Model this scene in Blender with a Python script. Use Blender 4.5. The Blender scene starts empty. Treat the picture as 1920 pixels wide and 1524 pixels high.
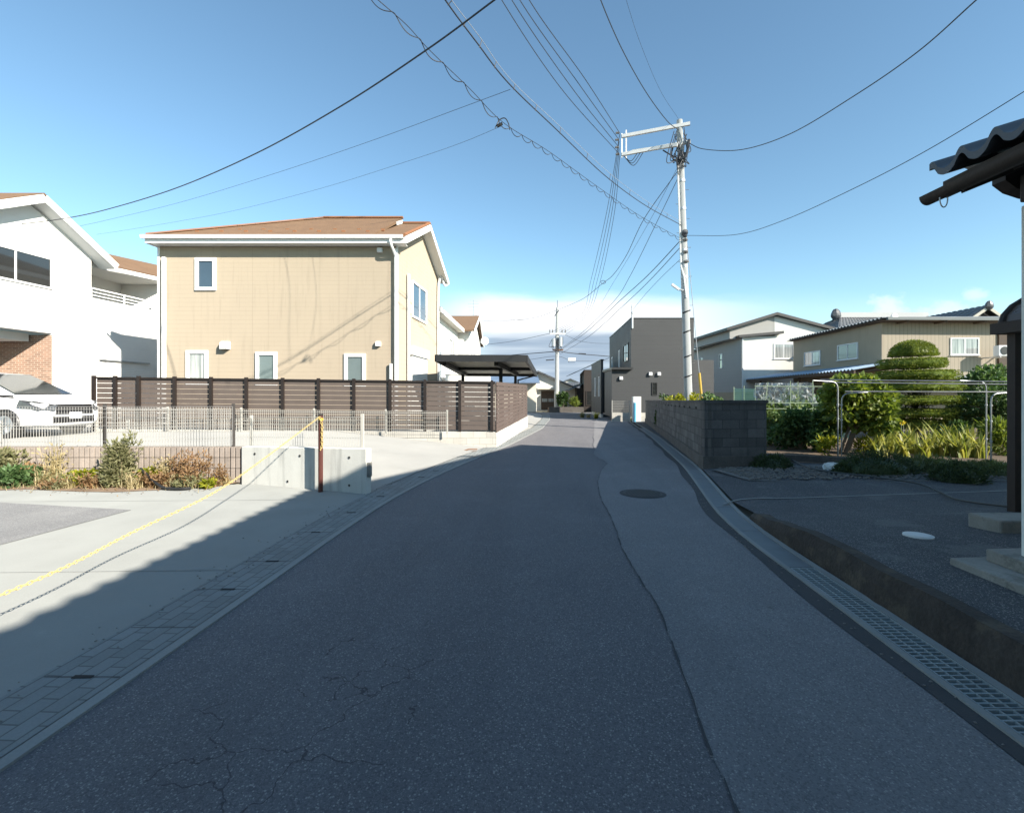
import bpy, bmesh, math, random
from mathutils import Vector, Matrix
R = math.radians
scene = bpy.context.scene
COL = scene.collection
# ---------------------------------------------------------------- camera, light, exposure
EYE, FPX, CX, HY = 1.6, 900.0, 960.0, 742.0
cd = bpy.data.cameras.new('camera'); cam = bpy.data.objects.new('camera', cd); COL.objects.link(cam)
cam.location = (0, 0, EYE); cam.rotation_euler = (R(90), 0, 0)
cd.sensor_width = 36; cd.lens = 36 * FPX / 1920; cd.shift_y = -(762 - HY) / 1920
cd.clip_start = 0.05; cd.clip_end = 20000
scene.camera = cam
SUN = Vector((0.68, -0.58, 0.475)).normalized()
sl = bpy.data.lights.new('sun', 'SUN'); so = bpy.data.objects.new('sun', sl); COL.objects.link(so)
sl.energy = 5.0; sl.angle = R(0.5); sl.color = (1.0, 0.93, 0.82)
so.rotation_euler = (-SUN).to_track_quat('-Z', 'Y').to_euler(); so.location = (20, -20, 30)
scene.view_settings.view_transform = 'Standard'; scene.view_settings.look = 'None'
scene.view_settings.exposure = 1.0; scene.view_settings.gamma = 1.0
world = bpy.data.worlds.new('World'); scene.world = world; world.use_nodes = True

class NT:
    """tiny node-tree writer"""
    def __init__(s, tree): s.t = tree; s.n = tree.nodes; s.l = tree.links
    def add(s, typ, **kw):
        nd = s.n.new(typ)
        for k, v in kw.items():
            if k.startswith('i_'):
                key = k[2:]; key = int(key) if key.isdigit() else key.replace('_', ' ')
                s.put(nd.inputs[key], v)
            else: setattr(nd, k, v)
        return nd
    def put(s, sock, v):
        if hasattr(v, 'is_output') or isinstance(v, bpy.types.NodeSocket): s.l.new(v, sock)
        else: sock.default_value = v
    def math(s, op, a, b=0.0, c=0.0, clamp=False):
        nd = s.n.new('ShaderNodeMath'); nd.operation = op; nd.use_clamp = clamp
        for i, v in enumerate((a, b, c)): s.put(nd.inputs[i], v)
        return nd.outputs[0]
    def sstep(s, x, lo, hi):
        nd = s.n.new('ShaderNodeMapRange'); nd.interpolation_type = 'SMOOTHSTEP'
        s.put(nd.inputs[0], x); s.put(nd.inputs[1], lo); s.put(nd.inputs[2], hi)
        nd.inputs[3].default_value = 0; nd.inputs[4].default_value = 1
        return nd.outputs[0]
    def mix(s, f, a, b, typ='MIX'):
        nd = s.n.new('ShaderNodeMix'); nd.data_type = 'RGBA'; nd.blend_type = typ
        s.put(nd.inputs[0], f); s.put(nd.inputs[6], a); s.put(nd.inputs[7], b)
        return nd.outputs[2]
    def noise(s, vec, scale, detail=3, rough=0.5, out=0):
        nd = s.n.new('ShaderNodeTexNoise'); nd.inputs['Scale'].default_value = scale
        nd.inputs['Detail'].default_value = detail; nd.inputs['Roughness'].default_value = rough
        if vec is not None: s.l.new(vec, nd.inputs['Vector'])
        return nd.outputs[out]
    def xyz(s, vec):
        nd = s.n.new('ShaderNodeSeparateXYZ'); s.l.new(vec, nd.inputs[0]); return nd.outputs
    def comb(s, x, y, z=0.0):
        nd = s.n.new('ShaderNodeCombineXYZ')
        for i, v in enumerate((x, y, z)): s.put(nd.inputs[i], v)
        return nd.outputs[0]

def c4(c): return (c[0], c[1], c[2], 1.0)
w = NT(world.node_tree); w.n.clear()
sky = w.add('ShaderNodeTexSky', sky_type='NISHITA', sun_disc=False)
sky.sun_elevation = math.asin(SUN.z); sky.sun_rotation = math.atan2(SUN.x, SUN.y)
sky.air_density = 1.0; sky.dust_density = 0.15; sky.ozone_density = 1.0; sky.altitude = 0
skyt = w.mix(1.0, sky.outputs[0], (0.93, 1.13, 1.12, 1), 'MULTIPLY')
bg1 = w.add('ShaderNodeBackground', i_Color=skyt, i_Strength=0.10)
tc = w.add('ShaderNodeTexCoord')
sx, sy, sz = w.xyz(tc.outputs['Generated'])
ys = w.math('MAXIMUM', sy, 0.02)
u = w.math('DIVIDE', sx, ys); v = w.math('DIVIDE', sz, ys)
n1 = w.noise(w.comb(w.math('MULTIPLY', u, 4.0), w.math('MULTIPLY', v, 14.0)), 1.0, 5, 0.55)
n2 = w.noise(w.comb(w.math('MULTIPLY', u, 2.6), w.math('MULTIPLY', v, 34.0), 3.0), 1.0, 4, 0.55)
vv = w.math('ADD', v, w.math('MULTIPLY', w.math('SUBTRACT', n1, 0.5), 0.055))
top = w.math('SUBTRACT', 1.0, w.sstep(vv, 0.176, 0.222))
lft = w.sstep(u, -0.20, -0.02)
rgt = w.math('SUBTRACT', 1.0, w.sstep(u, 0.16, 0.62))
rgt = w.math('ADD', w.math('MULTIPLY', rgt, 0.9), 0.1)
bank = w.math('MULTIPLY', w.math('MULTIPLY', top, lft), rgt)
def puff(cu, cv, ru, rv, amt):
    du = w.math('DIVIDE', w.math('SUBTRACT', u, cu), ru); dv = w.math('DIVIDE', w.math('SUBTRACT', v, cv), rv)
    d = w.math('SQRT', w.math('ADD', w.math('MULTIPLY', du, du), w.math('MULTIPLY', dv, dv)))
    pn = w.noise(w.comb(w.math('MULTIPLY', u, 22.0), w.math('MULTIPLY', v, 34.0), 7.0), 1.0, 5, 0.6)
    d = w.math('ADD', d, w.math('MULTIPLY', w.math('SUBTRACT', pn, 0.5), 1.6))
    return w.math('MULTIPLY', w.math('SUBTRACT', 1.0, w.sstep(d, 0.25, 1.1)), amt)
mask = w.math('MAXIMUM', bank, puff(0.785, 0.178, 0.055, 0.040, 0.5))
for a in ((0.90, 0.175, 0.07, 0.026, 0.4), (0.965, 0.21, 0.03, 0.02, 0.35), (0.45, 0.125, 0.2, 0.045, 0.5)):
    mask = w.math('MAXIMUM', mask, puff(*a))
mask = w.math('MULTIPLY', mask, w.math('GREATER_THAN', sy, 0.03), clamp=True)
low = w.math('SUBTRACT', 1.0, w.sstep(w.math('ADD', v, w.math('MULTIPLY', w.math('SUBTRACT', n1, 0.5), 0.03)), 0.118, 0.150))
grey = w.mix(w.sstep(n2, 0.40, 0.66), (0.29, 0.37, 0.47, 1), (0.46, 0.54, 0.62, 1))
left_only = w.math('SUBTRACT', 1.0, w.sstep(u, 0.22, 0.42))
ccol = w.mix(w.math('MULTIPLY', low, left_only), (0.86, 0.87, 0.89, 1), grey)
bg2 = w.add('ShaderNodeBackground', i_Color=ccol, i_Strength=0.74)
mx = w.add('ShaderNodeMixShader'); w.put(mx.inputs[0], mask); w.l.new(bg1.outputs[0], mx.inputs[1]); w.l.new(bg2.outputs[0], mx.inputs[2])
wo = w.add('ShaderNodeOutputWorld'); w.l.new(mx.outputs[0], wo.inputs[0])

# ---------------------------------------------------------------- helpers
def P(px, py, Y): return Vector(((px - CX) / FPX * Y, Y, EYE - (py - HY) / FPX * Y))
def G(px, py, z=0.0):
    Y = (EYE - z) * FPX / (py - HY); return Vector(((px - CX) / FPX * Y, Y, z))
def V(*a): return Vector(a)
OFF = {}
class MB:
    def __init__(s): s.v = []; s.f = []
    def poly(s, pts):
        i = len(s.v); s.v += [tuple(p) for p in pts]; s.f.append(tuple(range(i, i + len(pts)))); return s
    def mesh(s, vs, fs):
        i = len(s.v); s.v += [tuple(p) for p in vs]; s.f += [tuple(k + i for k in f) for f in fs]; return s
    def obox(s, o, a, b, c):
        o, a, b, c = Vector(o), Vector(a), Vector(b), Vector(c)
        vs = [o, o+a, o+a+b, o+b, o+c, o+a+c, o+a+b+c, o+b+c]
        return s.mesh(vs, [(0,3,2,1),(4,5,6,7),(0,1,5,4),(1,2,6,5),(2,3,7,6),(3,0,4,7)])
    def box(s, x0, x1, y0, y1, z0, z1): return s.obox((x0,y0,z0),(x1-x0,0,0),(0,y1-y0,0),(0,0,z1-z0))
    def beam(s, a, b, w_, h, up=(0,0,1)):
        a, b = Vector(a), Vector(b); d = b - a; sd = d.cross(Vector(up)).normalized() * w_; u2 = sd.cross(d).normalized() * h
        return s.obox(a - sd/2 - u2/2, sd, d, u2)
    def prism(s, pts, z0, z1):
        n = len(pts); z0 = z0 if isinstance(z0, (list, tuple)) else [z0]*n; z1 = z1 if isinstance(z1, (list, tuple)) else [z1]*n
        vs = [(p[0], p[1], z0[i]) for i, p in enumerate(pts)] + [(p[0], p[1], z1[i]) for i, p in enumerate(pts)]
        fs = [tuple(range(n-1, -1, -1)), tuple(range(n, 2*n))] + [(i, (i+1) % n, n + (i+1) % n, n + i) for i in range(n)]
        return s.mesh(vs, fs)
    def extr(s, pts, d):
        n = len(pts); d = Vector(d); vs = [Vector(p) for p in pts]; vs += [p + d for p in vs]
        fs = [tuple(range(n-1, -1, -1)), tuple(range(n, 2*n))] + [(i, (i+1) % n, n + (i+1) % n, n + i) for i in range(n)]
        return s.mesh(vs, fs)
    def slab(s, pts, t): return s.extr([Vector(p) for p in pts], (0, 0, -t))
    def tube(s, pts, r, r1=None, n=8, cap=True):
        pts = [Vector(p) for p in pts]; m = len(pts); r1 = r if r1 is None else r1
        rs = r if isinstance(r, (list, tuple)) else [r + (r1 - r) * i / max(1, m-1) for i in range(m)]
        vs = []; ref = None
        for i, p in enumerate(pts):
            d = (pts[min(i+1, m-1)] - pts[max(i-1, 0)])
            d = d.normalized() if d.length > 1e-9 else Vector((0,0,1))
            if ref is None: ref = d.orthogonal().normalized()
            ref = (ref - d * ref.dot(d))
            ref = ref.normalized() if ref.length > 1e-6 else d.orthogonal().normalized()
            q = d.cross(ref)
            for k in range(n):
                a = 2*math.pi*k/n; vs.append(p + (ref*math.cos(a) + q*math.sin(a)) * rs[i])
        fs = [(i*n+k, i*n+(k+1) % n, (i+1)*n+(k+1) % n, (i+1)*n+k) for i in range(m-1) for k in range(n)]
        if cap: fs += [tuple(range(n-1, -1, -1)), tuple(range((m-1)*n, m*n))]
        return s.mesh(vs, fs)
    def cyl(s, c, r, h, n=16, r1=None): return s.tube([c, (c[0], c[1], c[2]+h)], r, r1, n)
    def ball(s, c, r, nu=10, nv=6, amp=0.0, rnd=None):
        r = r if isinstance(r, (tuple, list)) else (r, r, r); vs = []; fs = []
        for j in range(nv+1):
            t = math.pi*j/nv
            for i in range(nu):
                a = 2*math.pi*i/nu; k = 1 + (rnd.uniform(-amp, amp) if rnd else 0)
                vs.append((c[0]+r[0]*k*math.sin(t)*math.cos(a), c[1]+r[1]*k*math.sin(t)*math.sin(a), c[2]+r[2]*k*math.cos(t)))
        for j in range(nv):
            for i in range(nu): fs.append((j*nu+i, (j+1)*nu+i, (j+1)*nu+(i+1) % nu, j*nu+(i+1) % nu))
        return s.mesh(vs, fs)
def link(name, mb, mat, parent=None, smooth=False, bevel=0, local=False):
    me = bpy.data.meshes.new(name)
    off = Vector((0,0,0)) if (parent is None or local) else OFF[parent.name]
    me.from_pydata([(x-off.x, y-off.y, z-off.z) for x, y, z in mb.v], [], mb.f)
    bm = bmesh.new(); bm.from_mesh(me); bmesh.ops.remove_doubles(bm, verts=bm.verts, dist=1e-5) if len(bm.verts) < 20000 and bevel else None
    bmesh.ops.recalc_face_normals(bm, faces=bm.faces); bm.to_mesh(me); bm.free()
    if smooth:
        for p in me.polygons: p.use_smooth = True
    me.materials.append(mat); o = bpy.data.objects.new(name, me); COL.objects.link(o)
    if smooth:
        md = o.modifiers.new('edge', 'EDGE_SPLIT'); md.split_angle = R(40)
    if bevel:
        md = o.modifiers.new('bevel', 'BEVEL'); md.width = bevel; md.segments = 2; md.limit_method = 'ANGLE'
    if parent is not None: o.parent = parent; OFF[o.name] = OFF[parent.name] if not local else Vector((0,0,0))
    else: OFF[o.name] = Vector((0,0,0))
    return o
def tag(o, label, cat, group=None):
    o['label'] = label; o['category'] = cat
    if group: o['group'] = group
    return o
def thing(name, label, cat, loc=(0,0,0), group=None):
    o = bpy.data.objects.new(name, None); COL.objects.link(o); o.location = loc; o.empty_display_size = 0.2
    OFF[o.name] = Vector(loc); return tag(o, label, cat, group)
def single(name, label, cat, mb, mat, group=None, **k): return tag(link(name, mb, mat, **k), label, cat, group)
def struct(name, mb, mat, kind='structure', **k):
    o = link(name, mb, mat, **k); o['kind'] = kind; return o
def dup(root, loc, rotz=0, label=None, scale=None):
    r = root.copy(); COL.objects.link(r); r.location = loc; r.rotation_euler = (0, 0, rotz); OFF[r.name] = Vector(loc)
    if scale: r.scale = (scale,)*3
    if label: r['label'] = label
    for ch in list(root.children):
        c = ch.copy(); COL.objects.link(c); c.parent = r
        for g in list(ch.children):
            d = g.copy(); COL.objects.link(d); d.parent = c
    return r
def curve(pts, n=8):
    """smooth line through the given points"""
    pts = [Vector(p) for p in pts]; out = []
    if len(pts) == 2: return [pts[0].lerp(pts[1], i/n) for i in range(n+1)]
    ext = [pts[0]*2 - pts[1]] + pts + [pts[-1]*2 - pts[-2]]
    for i in range(1, len(ext)-2):
        p0, p1, p2, p3 = ext[i-1:i+3]
        for k in range(n):
            t = k/n; out.append(0.5*((2*p1) + (p2-p0)*t + (2*p0-5*p1+4*p2-p3)*t*t + (3*p1-p0-3*p2+p3)*t**3))
    out.append(pts[-1]); return out
def sagline(a, b, sag, n=20):
    a, b = Vector(a), Vector(b); return [a.lerp(b, i/n) - Vector((0,0,sag*4*(i/n)*(1-i/n))) for i in range(n+1)]

# ---------------------------------------------------------------- materials
MATS = {}
def mat(name, col, rough=0.7, var=0.12, scale=1.5, bump=0.0, bscale=60, metal=0.0, spec=0.5, fine=0.0, streak=0.0):
    m = bpy.data.materials.new(name); m.use_nodes = True; t = NT(m.node_tree); b = t.n['Principled BSDF']
    pos = t.add('ShaderNodeNewGeometry').outputs['Position']
    n = t.noise(pos, scale, 5, 0.6)
    f = t.math('MULTIPLY_ADD', t.math('SUBTRACT', n, 0.5), var*4, 1.0)
    if fine: f = t.math('MULTIPLY', f, t.math('MULTIPLY_ADD', t.math('SUBTRACT', t.noise(pos, bscale, 3), 0.5), fine*4, 1.0))
    if streak:
        x, y, z = t.xyz(pos); sv = t.comb(t.math('MULTIPLY', t.math('ADD', x, y), 5.0), t.math('MULTIPLY', t.math('SUBTRACT', x, y), 5.0), t.math('MULTIPLY', z, 0.5))
        f = t.math('MULTIPLY', f, t.math('SUBTRACT', 1.0, t.math('MULTIPLY', t.sstep(t.noise(sv, 1.0, 4, 0.6), 0.5, 0.75), streak)))
    cc = t.mix(1.0, c4(col), t.comb(f, f, f), 'MULTIPLY'); t.l.new(cc, b.inputs['Base Color'])
    t.put(b.inputs['Roughness'], t.math('MULTIPLY_ADD', t.math('SUBTRACT', n, 0.5), 0.25, rough, clamp=True))
    b.inputs['Diffuse Roughness'].default_value = 0.0 if metal else 0.9
    b.inputs['Metallic'].default_value = metal; b.inputs['Specular IOR Level'].default_value = spec
    if bump:
        bp = t.add('ShaderNodeBump', i_Strength=bump, i_Distance=0.01); t.l.new(t.noise(pos, bscale, 4), bp.inputs['Height']); t.l.new(bp.outputs[0], b.inputs['Normal'])
    MATS[name] = m
    return m
def base_of(m):
    t = NT(m.node_tree); b = t.n['Principled BSDF']; return t, b, (b.inputs['Base Color'].links[0].from_socket if b.inputs['Base Color'].links else None)
def geopos(t): return t.add('ShaderNodeNewGeometry').outputs['Position']
def overlay(m, fac_fn, col):
    """mix another colour over a material where fac_fn(t, pos) says"""
    t, b, c = base_of(m); pos = geopos(t); t.l.new(t.mix(fac_fn(t, pos), c, c4(col)), b.inputs['Base Color'])
def bricks(m, tang, bw, bh, mortar, mcol, depth=0.004, var=0.15, horizontal=False, offset=0.5, z0=0.0):
    """courses laid along the direction tang (x,y); horizontal=True lays them on the floor"""
    t, b, c = base_of(m); pos = geopos(t); x, y, z = t.xyz(pos)
    uu = t.math('ADD', t.math('MULTIPLY', x, tang[0]), t.math('MULTIPLY', y, tang[1]))
    vv_ = t.math('ADD', t.math('MULTIPLY', x, -tang[1]), t.math('MULTIPLY', y, tang[0])) if horizontal else t.math('SUBTRACT', z, z0)
    br = t.add('ShaderNodeTexBrick', offset=offset); t.l.new(t.comb(uu, vv_), br.inputs['Vector'])
    for k, v_ in (('Scale', 1.0), ('Brick Width', bw), ('Row Height', bh), ('Mortar Size', mortar), ('Mortar Smooth', 0.2), ('Bias', 0.0)): br.inputs[k].default_value = v_
    br.inputs['Color1'].default_value = (1-var,)*3 + (1,); br.inputs['Color2'].default_value = (1+var,)*3 + (1,); br.inputs['Mortar'].default_value = (1,1,1,1)
    cc = t.mix(1.0, c, br.outputs['Color'], 'MULTIPLY'); t.l.new(t.mix(br.outputs['Fac'], cc, c4(mcol)), b.inputs['Base Color'])
    bp = t.add('ShaderNodeBump', i_Strength=0.8, i_Distance=depth, invert=True); t.l.new(br.outputs['Fac'], bp.inputs['Height'])
    if b.inputs['Normal'].links: t.l.new(b.inputs['Normal'].links[0].from_socket, bp.inputs['Normal'])
    t.l.new(bp.outputs[0], b.inputs['Normal']); return m
def grooves(m, vec, period, width, mcol_mul=0.6, depth=0.006):
    """thin parallel grooves across the direction vec"""
    t, b, c = base_of(m); pos = geopos(t); x, y, z = t.xyz(pos)
    d = t.math('ADD', t.math('ADD', t.math('MULTIPLY', x, vec[0]), t.math('MULTIPLY', y, vec[1])), t.math('MULTIPLY', z, vec[2]))
    fr = t.math('FRACT', t.math('DIVIDE', d, period)); g = t.math('LESS_THAN', fr, width/period)
    t.l.new(t.mix(g, c, t.mix(1.0, c, (mcol_mul,)*3 + (1,), 'MULTIPLY')), b.inputs['Base Color'])
    bp = t.add('ShaderNodeBump', i_Strength=0.7, i_Distance=depth, invert=True); t.l.new(g, bp.inputs['Height'])
    if b.inputs['Normal'].links: t.l.new(b.inputs['Normal'].links[0].from_socket, bp.inputs['Normal'])
    t.l.new(bp.outputs[0], b.inputs['Normal']); return m
def asphalt(name, col, speck=0.5, var=0.10, crack=None):
    m = mat(name, col, 0.85, var, 0.7, 0.5, 140, fine=0.10); t, b, c = base_of(m); pos = geopos(t)
    vo = t.add('ShaderNodeTexVoronoi', i_Scale=105.0); t.l.new(pos, vo.inputs['Vector'])
    r = t.xyz(vo.outputs['Color'])[0]
    dark = t.math('LESS_THAN', t.xyz(vo.outputs['Color'])[1], 0.28)
    c = t.mix(t.math('MULTIPLY', dark, 0.35), c, t.mix(1.0, c, (0.35, 0.35, 0.37, 1), 'MULTIPLY'))
    sp = t.math('MULTIPLY', t.math('GREATER_THAN', r, 0.88), t.math('LESS_THAN', vo.outputs['Distance'], 0.5))
    c = t.mix(t.math('MULTIPLY', sp, speck), c, (0.42, 0.41, 0.38, 1))
    vo2 = t.add('ShaderNodeTexVoronoi', i_Scale=230.0); t.l.new(pos, vo2.inputs['Vector'])
    sp2 = t.math('GREATER_THAN', t.xyz(vo2.outputs['Color'])[0], 0.86)
    c = t.mix(t.math('MULTIPLY', sp2, speck*0.6), c, (0.34, 0.33, 0.31, 1))
    st = t.sstep(t.noise(pos, 0.35, 5, 0.65), 0.50, 0.72); c = t.mix(t.math('MULTIPLY', st, 0.35), c, t.mix(1.0, c, (0.55, 0.56, 0.6, 1), 'MULTIPLY'))
    tv = t.sstep(t.noise(pos, 0.9, 6, 0.7), 0.48, 0.66); c = t.mix(t.math('MULTIPLY', tv, 0.22), c, t.mix(1.0, c, (1.5, 1.5, 1.45, 1), 'MULTIPLY'))
    tx, ty, tz = t.xyz(pos); tn = t.noise(t.comb(t.math('MULTIPLY', t.math('SUBTRACT', tx, t.math('MULTIPLY', ty, 0.06)), 1.5), t.math('MULTIPLY', ty, 0.10)), 1.0, 4, 0.55); c = t.mix(t.math('MULTIPLY', t.sstep(tn, 0.46, 0.62), 0.22), c, t.mix(1.0, c, (0.62, 0.62, 0.64, 1), 'MULTIPLY'))
    spt = t.math('LESS_THAN', t.noise(pos, 6.5, 4, 0.7), 0.30); c = t.mix(t.math('MULTIPLY', spt, 0.35), c, (0.03, 0.03, 0.032, 1))
    if crack:
        for (cx, cy, rad, sc) in crack:
            wp = t.add('ShaderNodeVectorMath', operation='ADD'); t.l.new(pos, wp.inputs[0]); 
            nz = t.add('ShaderNodeTexNoise', i_Scale=7.0, i_Detail=4.0); t.l.new(pos, nz.inputs['Vector'])
            ws = t.add('ShaderNodeVectorMath', operation='SCALE'); t.l.new(nz.outputs[1], ws.inputs[0]); ws.inputs['Scale'].default_value = 0.16; t.l.new(ws.outputs[0], wp.inputs[1])
            ve = t.add('ShaderNodeTexVoronoi', feature='DISTANCE_TO_EDGE', i_Scale=sc); t.l.new(wp.outputs[0], ve.inputs['Vector'])
            ln = t.math('LESS_THAN', ve.outputs[0], 0.0065*sc/2.2)
            x, y, z = t.xyz(pos); dx = t.math('SUBTRACT', x, cx); dy = t.math('SUBTRACT', y, cy)
            d = t.math('ADD', t.math('SQRT', t.math('ADD', t.math('MULTIPLY', dx, dx), t.math('MULTIPLY', dy, dy))), t.math('MULTIPLY', t.math('SUBTRACT', t.noise(pos, 3.0, 2), 0.5), 1.2))
            k = t.math('MULTIPLY', ln, t.math('LESS_THAN', d, rad)); c = t.mix(t.math('MULTIPLY', k, 0.65), c, (0.02, 0.012, 0.014, 1))
    t.l.new(c, b.inputs['Base Color']); return m
def leafmat(name, c1, c2, trans=0.35, rough=0.5):
    m = bpy.data.materials.new(name); m.use_nodes = True; t = NT(m.node_tree); b = t.n['Principled BSDF']
    g = t.add('ShaderNodeNewGeometry'); f = g.outputs['Random Per Island']
    c = t.mix(f, c4(c1), c4(c2)); n = t.noise(g.outputs['Position'], 2.2, 3)
    k = t.math('MULTIPLY_ADD', n, 1.2, 0.4); c = t.mix(1.0, c, t.comb(k, k, k), 'MULTIPLY')
    t.l.new(c, b.inputs['Base Color']); b.inputs['Roughness'].default_value = rough; b.inputs['Specular IOR Level'].default_value = 0.35
    tr = t.add('ShaderNodeBsdfTranslucent'); t.l.new(t.mix(1.0, c, (1.25, 1.2, 0.6, 1), 'MULTIPLY'), tr.inputs[0])
    mxs = t.add('ShaderNodeMixShader', i_0=trans); t.l.new(b.outputs[0], mxs.inputs[1]); t.l.new(tr.outputs[0], mxs.inputs[2])
    t.l.new(mxs.outputs[0], t.n['Material Output'].inputs[0]); MATS[name] = m; return m
def glass(name, tint, rough=0.06, curtain=None):
    m = mat(name, tint, rough, 0.15, 1.2, spec=0.8)
    t, b, c = base_of(m); b.inputs['Roughness'].default_value = rough
    for l in list(b.inputs['Roughness'].links): t.l.remove(l)
    if curtain:
        pos = geopos(t); x, y, z = t.xyz(pos)
        wv = t.noise(t.comb(t.math('MULTIPLY', t.math('ADD', x, t.math('MULTIPLY', y, 0.7)), 9.0), t.math('MULTIPLY', z, 0.4)), 1.0, 3)
        t.l.new(t.mix(t.sstep(wv, 0.3, 0.7), c, c4(curtain)), b.inputs['Base Color'])
    b.inputs['Coat Weight'].default_value = 0.6; b.inputs['Coat Roughness'].default_value = 0.02
    return m
M = MATS
asphalt('asphalt', (0.124, 0.120, 0.128), 0.5, 0.10, crack=[(-1.05, 2.2, 0.5, 1.7), (-0.8, 2.75, 0.32, 3.0)])
asphalt('asphalt_pale', (0.176, 0.172, 0.177), 0.45, 0.08)
asphalt('asphalt_old', (0.056, 0.058, 0.064), 0.6, 0.22)
asphalt('asphalt_lot', (0.165, 0.165, 0.165), 0.45, 0.08)
mat('asphalt_seam', (0.055, 0.055, 0.057), 0.9, 0.2, 4.0, 0.5, 120)
mat('concrete', (0.245, 0.25, 0.235), 0.85, 0.10, 0.9, 0.25, 90, fine=0.05)
mat('concrete_lot', (0.295, 0.29, 0.27), 0.85, 0.09, 0.6, 0.2, 90, fine=0.05)
mat('concrete_wall', (0.56, 0.56, 0.52), 0.85, 0.10, 1.8, 0.25, 60, fine=0.05, streak=0.25)
mat('concrete_kerb', (0.245, 0.25, 0.24), 0.85, 0.12, 2.5, 0.3, 80, fine=0.06)
mat('concrete_old', (0.26, 0.25, 0.225), 0.9, 0.22, 3.0, 0.5, 60, fine=0.1)
mat('yard_patch', (0.15, 0.15, 0.145), 0.9, 0.25, 6.0, 0.5, 60, fine=0.15)
mat('stone_dark', (0.050, 0.040, 0.033), 0.95, 0.35, 5.0, 0.9, 40, fine=0.2, streak=0.3)
mat('paver', (0.20, 0.21, 0.205), 0.85, 0.14, 2.0, 0.3, 90, fine=0.07)
bricks(M['paver'], (0.05, 0.9987), 0.20, 0.10, 0.005, (0.115, 0.12, 0.115), 0.004, 0.10, True)
mat('soil', (0.15, 0.105, 0.07), 0.95, 0.25, 2.0, 0.7, 40, fine=0.15)
mat('earth', (0.16, 0.15, 0.11), 0.95, 0.25, 0.2, 0.4, 20, fine=0.15)
mat('gravel_bed', (0.15, 0.145, 0.135), 0.95, 0.2, 3.0, 0.9, 50, fine=0.25)
mat('pebble', (0.20, 0.19, 0.175), 0.8, 0.25, 18.0)
mat('steel', (0.33, 0.34, 0.35), 0.42, 0.06, 3.0, metal=0.9)
mat('galv', (0.42, 0.44, 0.45), 0.5, 0.12, 6.0, metal=0.6)
mat('lid_steel', (0.15, 0.165, 0.17), 0.6, 0.2, 5.0, metal=0.1)
mat('gutter_teal', (0.15, 0.18, 0.18), 0.5, 0.1, 3.0)
mat('car_headlight', (0.07, 0.075, 0.08), 0.12, 0.3, 14.0, spec=0.8)
mat('grate', (0.30, 0.34, 0.345), 0.55, 0.12, 5.0, metal=0.25)
mat('iron', (0.06, 0.058, 0.055), 0.7, 0.15, 20.0, 0.4, 60, metal=0.3)
mat('rust', (0.20, 0.10, 0.05), 0.85, 0.25, 20.0, 0.3)
mat('white_cover', (0.62, 0.63, 0.62), 0.6, 0.05, 8.0)
mat('dark', (0.012, 0.012, 0.013), 0.9, 0.1)
mat('black_plastic', (0.02, 0.02, 0.02), 0.5, 0.1)
mat('cable', (0.035, 0.04, 0.05), 0.6, 0.05)
mat('cable_pale', (0.40, 0.42, 0.44), 0.5, 0.05)
mat('white_trim', (0.80, 0.80, 0.78), 0.45, 0.02)
mat('white_wall', (0.74, 0.735, 0.71), 0.8, 0.04, 1.5, 0.12, 40)
grooves(M['white_wall'], (0, 0, 1), 0.455, 0.008, 0.9, 0.003)
mat('white_render', (0.76, 0.75, 0.71), 0.85, 0.04, 1.2, 0.1, 40)
mat('beige_wall', (0.43, 0.362, 0.272), 0.85, 0.03, 0.8, 0.2, 60, fine=0.03, streak=0.10)
grooves(M['beige_wall'], (0, 0, 1), 0.152, 0.006, 0.86, 0.003)
grooves(M['beige_wall'], (1, 0, 0), 3.03, 0.014, 0.84, 0.002)
mat('soffit_beige', (0.42, 0.32, 0.22), 0.8, 0.05)
mat('roof_brown', (0.165, 0.098, 0.054), 0.8, 0.10, 2.0, 0.3, 40, fine=0.08)
grooves(M['roof_brown'], (0, 0.0, 1), 0.075, 0.006, 0.65, 0.004)
mat('roof_edge', (0.30, 0.13, 0.055), 0.6, 0.08)
mat('brick', (0.30, 0.18, 0.125), 0.85, 0.12, 4.0, 0.3, 50, fine=0.08)
bricks(M['brick'], (0.995, 0.0995), 0.23, 0.075, 0.009, (0.50, 0.42, 0.34), 0.004, 0.22)
mat('block_pale', (0.52, 0.50, 0.45), 0.9, 0.09, 2.0, 0.35, 60, fine=0.07, streak=0.12)
bricks(M['block_pale'], (1, 0.0), 0.40, 0.20, 0.006, (0.36, 0.345, 0.31), 0.004, 0.07, z0=0.5)
mat('block_side', (0.56, 0.54, 0.49), 0.9, 0.08, 2.0, 0.35, 60, fine=0.07, streak=0.1)
bricks(M['block_side'], (0.136, 0.99), 0.40, 0.20, 0.006, (0.38, 0.36, 0.33), 0.004, 0.07, z0=0.5)
mat('block_ribbed', (0.30, 0.255, 0.22), 0.9, 0.20, 3.0, 0.5, 40, fine=0.12, streak=0.2)
bricks(M['block_ribbed'], (1, 0), 0.40, 0.20, 0.006, (0.16, 0.135, 0.115), 0.005, 0.10, offset=0.0, z0=0.66)
mat('block_dark', (0.135, 0.125, 0.115), 0.92, 0.28, 1.6, 0.6, 40, fine=0.14, streak=0.35)
bricks(M['block_dark'], (0.21, 0.978), 0.40, 0.20, 0.008, (0.06, 0.056, 0.052), 0.007, 0.28, z0=0.28)
overlay(M['block_dark'], lambda t, pos: t.math('MULTIPLY', t.sstep(t.noise(pos, 2.4, 6, 0.72), 0.56, 0.70), 0.5), (0.24, 0.225, 0.205))
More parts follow.
